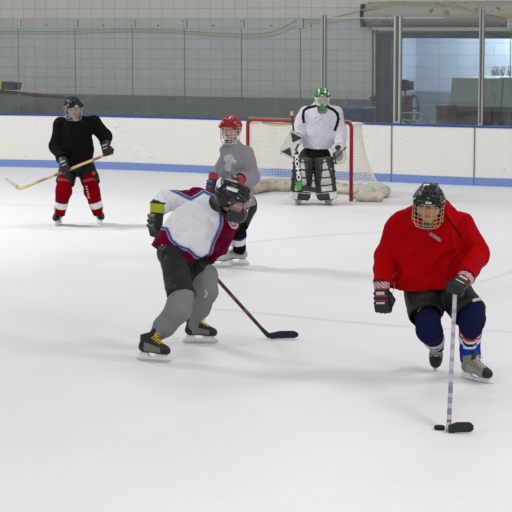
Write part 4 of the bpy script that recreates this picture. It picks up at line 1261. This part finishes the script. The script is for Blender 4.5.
WP = [(191, 199), (180, 193), (171, 188.5), (160, 184), (150, 197), (156.8, 205), (161.5, 214.5), (150, 225), (167, 229), (171, 239), (178, 246), (189, 250), (196, 257), (202, 259), (210, 254.5), (213, 243), (216.5, 236), (220.5, 225), (221, 209), (215.5, 197), (204, 191), (198, 195)]
PIPE = WP[:3]; PIPE2 = WP[7:] + WP[:1]; PIPE3 = WP[4:6]
def cj(V):
    q = p2.q(V); c = paint(V, '#68002a'); ins = in_poly(q, WP); c[ins] = lin('#e4e3ea')
    d = np.minimum(np.minimum(poly_dist(q, PIPE), poly_dist(q, PIPE3)), poly_dist(q, PIPE2))
    c[d < 1.9] = lin('#9aa3bd'); c[d < 1.05] = lin('#3d4f8e')
    e = (((q[:, 0] - 233) * .8 + (q[:, 1] - 222) * -.35) / 4.0) ** 2 + (((q[:, 0] - 233) * .35 + (q[:, 1] - 222) * .8) / 6.5) ** 2
    near = V[:, 1] < 16.25
    c[near & (e < 1)] = lin('#d5c7cd'); c[near & (e < .55)] = lin('#a8627a'); c[near & (e < .2)] = lin('#d8cdd3')
    for a in ([(162, 245.5), (164, 247.5), (166.5, 247)], [(163, 248), (166, 246)], [(168.5, 248.5), (170, 250.5), (172.5, 249)]):
        c[near & (poly_dist(q, a) < .8)] = lin('#d9cdd2')
    return c
implicit('jersey', fj, [at(148, 184, 16.3), at(244, 268, 16.3), at(190, 230, 15.85), at(190, 230, 17.0)], .02, .0085, CLOTH, cj, o, base)
legs(o, S, .108, .125, dict(A=.92, B=.72), '#19191a', .011, 5)
GY = '#7b7b7c'
p3 = Cloth2D(205, 295, 16.3)
def lg(V, c):
    q = p3.q(V); c[(poly_dist(q, [(205.5, 291), (207, 294), (205, 297)]) < 1) & (V[:, 1] < 16.4)] = lin('#b0b0b0'); return c
sock(o, base, [J(182, 294, 15.88, 12.5), J(178, 310, 15.82, 13), J(165, 326, 15.84, 11), J(157.5, 334, 15.86, 8)], [], .008, GY, 3, shin=(S['knA'], S['anA']))
sock(o, base, [J(206, 276, 16.36, 12.5), J(204.5, 291, 16.34, 13), J(200, 308, 16.5, 10.5), J(196.8, 314.5, 16.6, 8)], [], .008, GY, 4, lg, shin=(S['knB'], S['anB']))
ng = s_tube([(at(214, 206, 16.22), .085), (at(222, 205, 16.14), .07), (HM[1] + HM[0] @ V3(0, -.03, -.09), .07)], .03)
implicit('neck_guard', s_cut(ng, HM[1] + HM[0] @ V3(0, -.03, -.07), HM[0] @ V3(0, .1, 1)), [at(208, 198, 16.2), at(238, 215, 16.1)], .12, .009, NYLON, '#151516', o, base)
glove(o, base, S['wrA'], V3(-.10, -.12, -1), V3(-.75, -.65, -.1), side_for(V3(-.1, -.1, -1), V3(-.75, -.65, 0), V3(.6, .7, 0)), '#161617', '#a9ad1c', '#2c2c2a', '#6f7058', None, (25, 55, 45), sc=1.28)
glove(o, base, wB[0], wB[1], wB[2], side_for(wB[1], wB[2], -sd), '#161617', '#a9ad1c', '#2c2c2a', '#8a8c50', None, (60, 85, 60), sc=1.0)
helmet(o, base, HM, '#0d0e0f', .0045, '#c9c9c6', '#77787a', 'combo', side_word=True)
skates(o, S, ('#19191a', '#6c6d68', '#131313', '#d2b93a', '#1c1c1c'))

# ------------------------------------------------------------------ player in grey with the red helmet
Yg = gnd(230, 267)[1]
S = dict(base=V3(*(gnd(228, 267)[:2]), 0), head=at(230.8, 128.5, Yg - .2), head_fwd=V3(-.32, -1, -.06), head_up=V3(0, -.05, 1), head_scale=1.06,
    neck=at(233, 143, Yg - .1), torso_n=V3(-.4, -1, -.2), pelvis=at(240, 203, Yg + .1), waist=at(239, 185, Yg + .05), chest=at(236, 162, Yg - .03),
    shA=at(227, 151, Yg - .12), elA=at(219, 170, Yg - .02), wrA=at(212.5, 181, Yg - .12), handA=at(211.5, 187, Yg - .15),
    shB=at(246, 154, Yg), elB=at(252, 177, Yg - .02), wrB=at(236, 180, Yg - .32), handB=at(228, 178, Yg - .4),
    hipA=at(232, 206, Yg + .05), knA=at(223, 226, Yg - .12), anA=at(223, 250, Yg), toeA=at(211, 262, Yg - .03),
    hipB=at(246, 206, Yg + .15), knB=at(237, 226, Yg - .05), anB=at(239.5, 248, Yg + .1), toeB=at(227, 260, Yg + .08))
foot(S, 'A', gnd(221, 267.5), V3(-1, -.12, 0), V3(0, 0, 1), 1.05); foot(S, 'B', gnd(238.5, 265.3), V3(-1, -.1, 0), V3(0, 0, 1), 1.05)
hang(S, 'A', V3(-.2, -.3, -1)); hang(S, 'B', V3(-1, -.55, -.1))
o, HM = player('player in a plain grey jersey and red helmet standing behind the bent player', S, .01)
base = S['base']
armA = arm(S, 'A', .07, .066, .068)
armB = arm(S, 'B', .085, .085, .072)
body = s_union([s_tube([J(237, 158, Yg - .03, 13.5), J(238, 180, Yg + .04, 16), J(239, 212, Yg + .12, 17.5)], .05, S['torso_n'], .8),
                s_cap(S['shA'], S['shB'], .078, .085), s_cap(at(234, 146, Yg - .1), at(235, 152, Yg - .05), .08, .12)], .05)
body = s_cut(s_folds(body, .014, 13, 21, (1, .6, .8)), at(243, 207, Yg), unit(V3(.1, .1, -1)), .06, .016)
f = s_union([body, armA, armB], .03)
neckcut = s_cap(HM[1] + V3(-.02, -.06, -.16), HM[1] + V3(0, -.02, -.02), .055, .08)
fj = lambda P: smax(f(P), -neckcut(P), .01)
p2 = Cloth2D(230, 163, Yg - .2)
LOGO = [(224.5, 156), (228, 154), (232, 155), (234, 158.5), (237, 161), (234.5, 164.5), (232, 161), (231.5, 166), (231.5, 171), (225, 171.5), (224, 166), (226.5, 162), (224, 160)]
def cj(V):
    c = paint(V, '#8e8b94'); q = p2.q(V); c[in_poly(q, LOGO) & (V[:, 1] < Yg)] = lin('#c6c4c8'); return c
implicit('jersey', fj, [at(207, 140, Yg), at(262, 212, Yg), at(236, 170, Yg - .45), at(236, 170, Yg + .4)], .02, .011, CLOTH, cj, o, base)
legs(o, S, .125, .13, dict(A=.9, B=.9), '#141416', .013, 7)
bands = [(.42, .5, '#27306e'), (.5, .74, '#d6d6da'), (.74, 1.4, '#131315')]
sock(o, base, [J(223, 223, Yg - .1, 8), J(222.5, 234, Yg - .08, 8), J(223, 251, Yg, 6)], bands, .009, '#131315', 3, shin=(S['knA'], S['anA']))
sock(o, base, [J(237, 222, Yg - .05, 8.2), J(238, 234, Yg, 8.2), J(239.5, 250, Yg + .1, 6.2)], bands, .009, '#131315', 4, shin=(S['knB'], S['anB']))
glove(o, base, S['wrA'], V3(-.2, -.3, -1), V3(-.5, -.8, .3), 1, '#18181c', '#a02030', '#3a4a8a', '#5866a0', None, (40, 60, 50), .007)
glove(o, base, S['wrB'], V3(-1, -.55, -.1), V3(-.2, -.5, .9), 1, '#18181b', '#a81c2a', '#a81c2a', '#a3a3a6', None, (40, 60, 50), .007)
helmet(o, base, HM, '#8e0d1a', .006, '#d8b0b0', '#c9c8c2', 'cage', wr=.0028, badge=False)
skates(o, S, ('#a5a5a3', '#b9b8b4', '#9c9b98', '#d4d4d0', '#1b1b1d'), .0075)

# ------------------------------------------------------------------ player in black by the boards
Yk = gnd(78, 226)[1]
S = dict(base=V3(*(gnd(79, 226)[:2]), 0), head=at(73.3, 107.5, Yk - .15), head_fwd=V3(.42, -1, -.12), head_up=V3(.02, -.08, 1), head_scale=1.1,
    neck=at(74.5, 121, Yk - .05), torso_n=V3(.05, -1, -.15), pelvis=at(77, 165, Yk + .1), waist=at(77, 152, Yk + .06), chest=at(77.5, 134, Yk),
    shA=at(61, 125, Yk + .02), elA=at(57, 147, Yk + .05), wrA=at(63, 162, Yk - .25), handA=at(66, 169, Yk - .33),
    shB=at(94, 123, Yk + .02), elB=at(105, 135.5, Yk), wrB=at(110, 143, Yk - .2), handB=at(110, 151, Yk - .25),
    hipA=at(68.5, 167, Yk + .1), knA=at(64.5, 187, Yk - .08), anA=at(60.5, 214, Yk), toeA=at(57.5, 222, Yk - .18),
    hipB=at(86, 167, Yk + .1), knB=at(92, 187, Yk - .08), anB=at(98, 212, Yk), toeB=at(100.5, 221, Yk - .18))
foot(S, 'A', gnd(59.5, 224.8), V3(-.15, -1, 0), V3(-.12, 0, 1), 1.05); foot(S, 'B', gnd(98.5, 223.8), V3(.28, -1, 0), V3(.1, 0, 1), 1.05)
gA = at(66.5, 170.5, Yk - .36); gB = at(108, 154, Yk - .34); d = unit(gA - gB)
heel = gA + d * (np.linalg.norm(at(18.5, 189, Yk - .4) - gA)); toe = heel + unit(at(4, 180.5, Yk - .5) - at(18.5, 189, Yk - .4)) * .24
wA = grip(S, 'A', gA, d, V3(.1, -1, .3)); wB = grip(S, 'B', gB, d, V3(.3, -1, .2))
stick('hockey_stick', gB - d * .05, heel, toe, V3(.3, -.6, .75), 'tan wooden hockey stick with white taped blade held across the player in black', '#b29b6a', '#c7b68c', '#dcdbd6', blade_h=.062, curve=.02, taped_knob='#c8b78a', rings=[(.5, .62, '#6b5636'), (.7, .8, '#8a7450'), (.12, .2, '#8a4a3a')])
o, HM = player('player in a black jersey and red socks standing by the far boards', S, .01)
base = S['base']
BK = '#131314'
armA = arm(S, 'A', .108, .1, .075); armB = arm(S, 'B', .105, .092, .073)
body = s_union([s_tube([J(77.5, 131, Yk, 15.5), J(77, 148, Yk + .05, 16.2), J(77, 172, Yk + .1, 17.5)], .05, V3(0, 1, .1), .75),
                s_cap(S['shA'], S['shB'], .1, .1), s_cap(at(74.5, 118, Yk - .06), at(76, 124, Yk), .1, .13)], .05)
body = s_cut(s_folds(body, .014, 13, 31, (1, .6, .8)), at(77, 166, Yk), V3(0, .1, -1), .06, .016)
f = s_union([body, armA, armB], .03)
neckcut = s_cap(HM[1] + V3(.02, -.06, -.17), HM[1] + V3(0, -.02, -.02), .06, .085)
fj = lambda P: smax(f(P), -neckcut(P), .01)
implicit('jersey', fj, [at(48, 112, Yk), at(116, 172, Yk), at(76, 140, Yk - .35), at(76, 140, Yk + .4)], .02, .012, CLOTH, BK, o, base)
lg_ = legs(o, S, .125, .13, dict(A=.82, B=.82), '#151516', .013, 8)
p2 = Cloth2D(93, 174, Yk)
m = MB(); c1 = at(93.5, 173.2, Yk - .2)
e1 = V3(1, 0, 0); m.prism([(-.02, -.012), (.0, -.03), (.028, -.012), (.026, .016), (.0, .028), (-.022, .014)], c1, e1, V3(0, 0, 1), .012, '#a8404a'); m.build('pants_badge', CANVAS, o, base)
RS = '#78000c'
def lgk(V, c):
    q = p2.q(V); w = (poly_dist(q, [(86.3, 186), (87.2, 191), (88.5, 198)]) < 1.0) & (np.sin(q[:, 1] * 2.4) > -.4) & (V[:, 1] < Yk); c[w] = lin('#c9a8ac'); return c
bands = [(-.02, .05, '#98404a'), (.63, .80, '#dcdadb')]
sock(o, base, [J(65, 180, Yk - .06, 7.4), J(63.5, 191, Yk - .09, 8), J(61.5, 203, Yk - .05, 6.2), J(60.3, 214, Yk, 5)], bands, .009, RS, 3, shin=(S['knA'], S['anA']))
sock(o, base, [J(89.5, 180, Yk - .06, 7.4), J(92, 191, Yk - .09, 8), J(95.2, 203, Yk - .05, 6.2), J(97.8, 213.5, Yk, 5)], bands, .009, RS, 4, lgk, shin=(S['knB'], S['anB']))
for w in (wA, wB): glove(o, base, w[0], w[1], w[2], side_for(w[1], w[2], d if w is wA else -d) , '#151516', '#1b1b1c', '#2b2b2c', '#b9b9b8', None, (60, 80, 60), .007, 1.1)
helmet(o, base, HM, '#0d0d0e', .006, '#c9c9c9', '#9a9c9c', 'shield', wr=.0025)
skates(o, S, ('#242425', '#8d8d8c', '#161616', '#b9b9b7', '#a9a9a7'), .0075)

# ------------------------------------------------------------------ goalie
Yo = gnd(318, 204)[1]
S = dict(base=V3(*(gnd(314, 204)[:2]), 0), head=at(322.3, 98.5, Yo - .12), head_fwd=V3(.02, -1, -.1), head_up=V3(0, -.08, 1), head_scale=1.08,
    neck=at(321.5, 109, Yo - .04), torso_n=V3(0, -1, -.15), pelvis=at(315.5, 155, Yo + .08), waist=at(317, 143, Yo + .05), chest=at(320, 124, Yo),
    shA=at(306.5, 114, Yo), elA=at(299, 131, Yo - .02), wrA=at(295, 142, Yo - .2), handA=at(293, 145, Yo - .26),
    shB=at(335.5, 114, Yo), elB=at(339.5, 131, Yo), wrB=at(339.8, 149, Yo - .25), handB=at(340, 152, Yo - .27),
    hipA=at(308, 158, Yo + .06), knA=at(303, 174, Yo - .12), anA=at(301.5, 196, Yo), toeA=at(299, 202, Yo - .2),
    hipB=at(323, 158, Yo + .06), knB=at(325, 174, Yo - .12), anB=at(324, 196, Yo), toeB=at(327, 202, Yo - .2))
S['cfA'] = S['wrA'] * 1.0; S['cfB'] = at(340, 147, Yo - .22); foot(S, 'A', gnd(299, 203.8), V3(-.3, -1, 0), V3(0, 0, 1), 1.1); foot(S, 'B', gnd(327.5, 204.2), V3(.3, -1, 0), V3(0, 0, 1), 1.1)
o, HM = player('goalie in a white jersey, green mask and big leg pads before the net', S, .012)
base = S['base']
armA = arm(S, 'A', .125, .122, .1); armB = arm(S, 'B', .122, .115, .09)
body = s_union([s_tube([J(321, 120, Yo, 16.5), J(319.5, 135, Yo + .02, 17), J(317.8, 155, Yo + .05, 16.5)], .05, V3(0, 1, .1), .82),
                s_cap(S['shA'], S['shB'], .11, .11), s_cap(at(321.5, 108, Yo - .05), at(321, 114, Yo), .12, .15)], .06)
body = s_cut(s_folds(body, .009, 12, 41, (1, .6, .8)), at(317.5, 147.5, Yo), V3(0, .12, -1), .06, .016)
f = s_union([body, armA, armB], .03)
neckcut = s_cap(HM[1] + V3(0, -.06, -.17), HM[1] + V3(0, -.02, -.02), .07, .09)
fj = lambda P: smax(f(P), -neckcut(P), .01)
p2 = Cloth2D(320, 120, Yo - .2)
def cj(V):
    c = paint(V, '#c8c6cf'); q = p2.q(V)
    for pl in ([(315, 106.2), (308, 107.6), (303.8, 110.5), (303, 116), (303.8, 122)], [(328.5, 107.4), (333.5, 109.8), (337.5, 113.5), (338.4, 119), (337, 125), (335, 130)]):
        c[poly_dist(q, pl) < 1.45] = lin('#151517')
    c[(poly_dist(q, [(319.5, 110.2), (323.5, 110.4)]) < .5) & (V[:, 1] < Yo)] = lin('#8d8b93')
    return c
implicit('jersey', fj, [at(288, 102, Yo), at(353, 155, Yo), at(320, 125, Yo - .4), at(320, 125, Yo + .45)], .02, .012, CLOTH, cj, o, base)
legs(o, S, .135, .13, dict(A=.8, B=.8), '#111112', .014, 9)
# mask: painted green and white shell with a silver cage
R, ho, sc = HM
mout = s_union([s_ell((0, -.0, .03), (.112, .14, .125)), s_ell((0, .035, -.065), (.098, .105, .085)), s_cap((0, .095, -.1), (0, .085, -.115), .04, .042)], .03)
minn = s_ell((0, -.005, .0), (.094, .118, .13)); mopen = s_ell((0, .14, -.012), (.072, .1, .068))
def fm(P):
    d = np.maximum(mout(P), -minn(P)); d = smax(d, -mopen(P), .008)
    d = np.maximum(d, -.055 - P[..., 1] - np.clip(P[..., 2] + .02, -1, 0) * .6)
    return np.maximum(d, -.19 - P[..., 2])
def cm(L):
    c = paint(L, '#2a7a38'); x, y, z = L.T
    c[(np.sin(x * 62 + 1) * np.sin(z * 70 + y * 30) > .45)] = lin('#d9ddd8')
    c[(np.sin(x * 40 - 2) * np.sin(z * 55 - y * 20 + 2) > .55)] = lin('#17351f')
    c[(np.abs(x) > .07) & (z < .03) & (z > -.1)] = lin('#b9bdbb')
    c[(z < -.085) & (np.abs(x) > .045)] = lin('#26292a'); c[(z < -.085) & (np.abs(x) <= .045)] = lin('#2f8f3e')
    return c
mk_ = implicit('goalie_mask', fm, [(-.13, -.16, -.2), (.13, .17, .17)], .005, .006, SHELL, cm, o, base, HM)
loc = lambda L: R @ (np.asarray(L, float) * sc) + ho
def mp(x, z):
    q = (x / .08) ** 2 + ((z + .012) / .078) ** 2; return loc((x, .125 + .03 * math.sqrt(max(0, 1.15 - q)), z))
m = MB()
for x in (-.055, -.03, 0, .03, .055): h_ = .075 * math.sqrt(1 - (x / .082) ** 2); m.tube([mp(x, -.012 + h_ * s) for s in np.linspace(-1, 1, 9)], .0034, '#c8cccd', 5)
for z in (.035, .012, -.03, -.055): w_ = .078 * math.sqrt(1 - ((z + .012) / .08) ** 2); m.tube([mp(w_ * s, z) for s in np.linspace(-1, 1, 9)], .0034, '#c8cccd', 5)
m.build('cage', WIRE, mk_, base, True)
# leg pads
def leg_pad(a, k, tilt, inner, label=None):
    """a: bottom centre, k: top centre; inner = +1 when the other pad lies to the right"""
    up = unit(k - a); fwd = unit(V3(tilt, -1, .05)); fwd = unit(fwd - up * np.dot(fwd, up)); r = np.cross(fwd, up)
    R = np.stack([r, fwd, up], 1); L = np.linalg.norm(k - a)
    g = [s_box((0, .0, L * .5), (.145, .06, L * .5), .035), s_box((.155 * inner * -1 * 0 - .125, -.03, L * .5), (.03, .085, L * .48), .025), s_box((.125, -.03, L * .5), (.03, .085, L * .48), .025),
         s_box((0, .035, L * .57), (.075, .06, L * .2), .04)]
    def fb(P):
        Q = P.copy(); t = np.clip((.25 - P[..., 2]) / .25, 0, 1); Q[..., 1] = P[..., 1] - .10 * t * t
        d = s_union(g, .025)(Q)
        for z in (.22, .34, .46, .58): d = d + .006 * np.exp(-((Q[..., 2] - z) / .012) ** 2)
        return d
    def cf(Lp):
        c = paint(Lp, '#3c3d40'); x, y, z = Lp.T; x = -x * inner
        w = np.clip((L * .95 - z) / (L * .55), 0, 1)
        tri = (x > -.025 - .06 * w) & (x < .005 + .08 * w) & (z < L * .95) & (z > L * .12); c[tri] = lin('#c6c5bf')
        c[(x < -.105) & (z > .1)] = lin('#26272a')
        c[(x > .085)] = lin('#18191b')
        for zz in (.22, .34, .46, .58): c[(np.abs(z - zz) < .011) & (np.abs(x) < .1)] = lin('#1b1b1d')
        c[z < .13] = lin('#c9c7bf'); c[(np.abs(z - .12) < .012)] = lin('#242424'); c[(z < .1) & (x > -.03)] = lin('#1b1b1d')
        return c
    M = (R, a, 1.0)
    pd = implicit('leg_pad', fb, [(-.17, -.14, -.02), (.17, .2, L + .03)], .01, .011, LEATHER, cf, o, base, M)
    m = MB(); lc = lambda p: R @ np.asarray(p, float) + a
    for zz in (.3, .42, .54):
        m.box(lc((.155 * -inner, -.03, zz)), (.012, .07, .012), R, '#1c1c1e', .003); m.box(lc((-.155 * -inner, -.03, zz)), (.012, .07, .012), R, '#1c1c1e', .003)
    m.build('strap', LEATHER, pd, base)
    return pd, lc, L
padA, lA, LA = leg_pad(at(300, 199, Yo - .16), at(304, 157, Yo - .18), -.12, 1)
padB, lB, LB = leg_pad(at(327, 199, Yo - .16), at(323, 157, Yo - .18), .14, -1)
m = MB(); Rb = frame(V3(.14, -1, 0), V3(0, 0, 1)); m.box(lB((-.1, .052, LB * .72)), (.014, .006, .1), Rb, '#cfcfc8', .002); m.build('pad_badge', PLASTIC, padB, base)
skates(o, S, ('#1a1a1b', '#3c3c3e', '#2a2a2b', '#8d8d8d', '#1d1d1d'), .0085)
# blocker: flat board on the back of the stick hand
bc = at(291.5, 144.5, Yo - .42); ex = unit(at(300, 138.5, Yo - .42) - at(286.5, 131.5, Yo - .42)); ez = unit(at(286.5, 131.5, Yo - .42) - at(282, 155, Yo - .42))
nf = unit(np.cross(ex, ez)); nf = nf if nf[1] < 0 else -nf; ez2 = np.cross(nf, ex) * (1 if np.dot(np.cross(nf, ex), ez) > 0 else -1)
Rb = np.stack([ex, nf, ez2], 1)
if np.linalg.det(Rb) < 0: Rb = np.stack([-ex, nf, ez2], 1)
sx_ = 1 if np.dot(Rb[:, 0], V3(1, 0, 0)) > 0 else -1
def cb(L):
    c = paint(L, '#c9c8c2'); x = L[:, 0] * sx_; z = L[:, 2]
    c[(z > .04) & (np.abs(x) < (z - .03) * .75) & (z < .165)] = lin('#2c2d31'); c[(z < -.05) & (np.abs(x) < (-z - .04) * .75) & (z > -.165)] = lin('#2c2d31')
    c[(x > .075 - .0) & (np.abs(z) < .06)] = lin('#2c2d31')
    e = (np.abs(x) > .103) | (np.abs(z) > .18); c[e] = lin('#2a2a2c'); c[e & (np.sin((z + x) * 170) > .2)] = lin('#d8d7d1')
    return c
fb_ = s_union([s_box((0, .02, 0), (.115, .022, .192), .018), s_box((0, .035, .17), (.1, .025, .03), .018)], .02)
blk = implicit('blocker', fb_, [(-.12, -.02, -.2), (.12, .08, .22)], .01, .009, LEATHER, cb, o, base, (Rb, bc, 1.0))
glv = s_union([s_box((0, -.03, .0), (.06, .035, .07), .03), s_cap((0, -.03, .05), (.01 * sx_, -.03, .16), .06, .07)] + [s_cap((-.04 + .027 * i, -.04, -.06), (-.03 + .027 * i, -.085, -.07), .016, .016) for i in range(4)] + [s_cap((.06, -.05, .0), (.05, -.1, -.03), .019, .017)], .012)
implicit('blocker_palm', glv, [(-.09, -.13, -.1), (.1, .01, .24)], .01, .009, LEATHER, '#d0cfc9', blk, base, (Rb, bc, 1.0))
# catching glove
cc = at(339.5, 154, Yo - .3); Rc = frame(V3(-.25, -1, .1), V3(-.15, 0, 1))
gcat = s_union([s_ell((.0, .02, -.01), (.105, .06, .14)), s_cap((-.06, .0, .1), (.06, .0, .1), .06, .06), s_cap((-.05, .03, -.1), (.05, .03, -.12), .035, .035)] + [s_cap((-.06 + .035 * i, .03, -.05), (-.07 + .045 * i, .06, -.135), .02, .018) for i in range(4)] + [s_cap((-.07, .04, .03), (-.1, .06, -.08), .024, .02)], .02)
pocket = s_ell((.0, .085, -.02), (.06, .045, .085))
fc = lambda P: smax(gcat(P), -pocket(P), .012)
def cct(L):
    c = paint(L, '#bdbbb3'); x, y, z = L.T
    c[pocket(L.astype(np.float32)) < .012] = lin('#77756e'); c[np.sqrt((x - .0) ** 2 + ((z - .1) * 1.3) ** 2) < .05] = lin('#1c1d1f')
    c[(x > .05) & (z < .03)] = lin('#3b3c3e'); c[(np.abs(z + .01 + x * .8) < .012)] = lin('#2a2b2d'); return c
implicit('catching_glove', fc, [(-.14, -.08, -.18), (.14, .12, .17)], .012, .009, LEATHER, cct, o, base, (Rc, cc, 1.0))
# goalie stick with its lettered paddle
k0 = at(291.8, 112.5, Yo - .36); k1 = at(295.5, 151, Yo - .44); k2 = at(299.8, 188.5, Yo - .44); dd = unit(k2 - k1)
t = empty('goalie_stick', k2); B = np.array(t.location); tag(t, 'black goalie stick with white letters on its paddle and a green heel', 'goalie stick')
fcn = unit(V3(.05, -1, .05)); fcn = unit(fcn - dd * np.dot(fcn, dd)); wd = np.cross(dd, fcn)
m = MB(); m.rectbar([k0, k1], .013, .012, wd, '#1d1d1f'); m.build('shaft', WOOD, t, B)
m = MB(); m.tube([k0 - unit(k1 - k0) * .02, k0 + unit(k1 - k0) * .05], .024, '#b8a98c', 10); m.build('knob', CANVAS, t, B)
m = MB(); m.rectbar([k1 - dd * .05, k1 + dd * .03, k2], [.014, .045, .047], .011, wd, '#17181a'); pdl = m.build('paddle', WOOD, t, B)
gz = k2 - dd * .105
m = MB(); m.rectbar([gz, gz + dd * .09], .05, .0125, wd, '#3f9b2e'); m.prism([(-.06, -.02), (-.02, .015), (.0, .045), (.03, .01), (.075, .02), (.05, -.02), (.06, -.05), (-.05, -.05)], k2 + fcn * .004 - dd * .03, V3(1, 0, 0), V3(0, 0, 1), .012, '#46a534'); m.build('green_heel', WOOD, t, B)
be = at(319, 190.5, Yo - .5); ax_ = unit(be - k2); V = []; F = []; n = 11
for i in range(n):
    s = i / (n - 1); c = k2 + ax_ * (s * np.linalg.norm(be - k2) + (-.03)) + fcn * .03 * s * s - V3(0, 0, .0); hh = .045 * (1 - .25 * max(0, s - .8) * 5)
    for a, b in ((-.011, -hh), (.011, -hh), (.011, hh), (-.011, hh)): V.append(c + fcn * a + V3(0, 0, b))
for i in range(n - 1):
    for k in range(4): q = (k + 1) % 4; F.append((i * 4 + k, i * 4 + q, (i + 1) * 4 + q, (i + 1) * 4 + k))
F += [(3, 2, 1, 0), tuple((n - 1) * 4 + k for k in range(4))]
m = MB(); m.add(V, F, '#27282a'); m.rectbar([k2 + ax_ * .05 + fcn * .013 - V3(0, 0, .036), be - ax_ * .06 + fcn * .035 - V3(0, 0, .036)], .006, .003, V3(0, 0, 1), '#a9a9a6'); m.build('blade', WOOD, t, B)
def text_mesh(body, size):
    cu = bpy.data.curves.new('t', 'FONT'); cu.body = body; cu.size = size; cu.align_x = 'CENTER'; cu.align_y = 'CENTER'; cu.extrude = .002; cu.offset = .006 * size / .1
    ob = bpy.data.objects.new('t', cu); COL.objects.link(ob); dg = bpy.context.evaluated_depsgraph_get(); me = ob.evaluated_get(dg).to_mesh()
    V = np.array([v.co[:] for v in me.vertices]); F = [tuple(p.vertices) for p in me.polygons]
    ob.evaluated_get(dg).to_mesh_clear(); bpy.data.objects.remove(ob); bpy.data.curves.remove(cu)
    return V, F
word = 'KOHO'; span = np.linalg.norm(gz - k1) - .03
V, F = text_mesh(word, .125)
w_ = V[:, 0].max() - V[:, 0].min(); V = V * np.array([span * .92 / w_, 1.0, 1]); hgt = V[:, 1].max() - V[:, 1].min(); V[:, 1] *= .068 / hgt
yax = np.cross(fcn, dd)
P = (k1 + gz) / 2 + fcn * .013 + dd * .02 + V[:, :1] * dd + V[:, 1:2] * yax + V[:, 2:] * fcn
if np.dot(np.cross(dd, yax), fcn) < 0: P = (k1 + gz) / 2 + fcn * .013 + dd * .02 + V[:, :1] * dd - V[:, 1:2] * yax + V[:, 2:] * fcn
mk('lettering', P, F, PLASTIC, lin('#dfe0dd'), pdl, B, False)
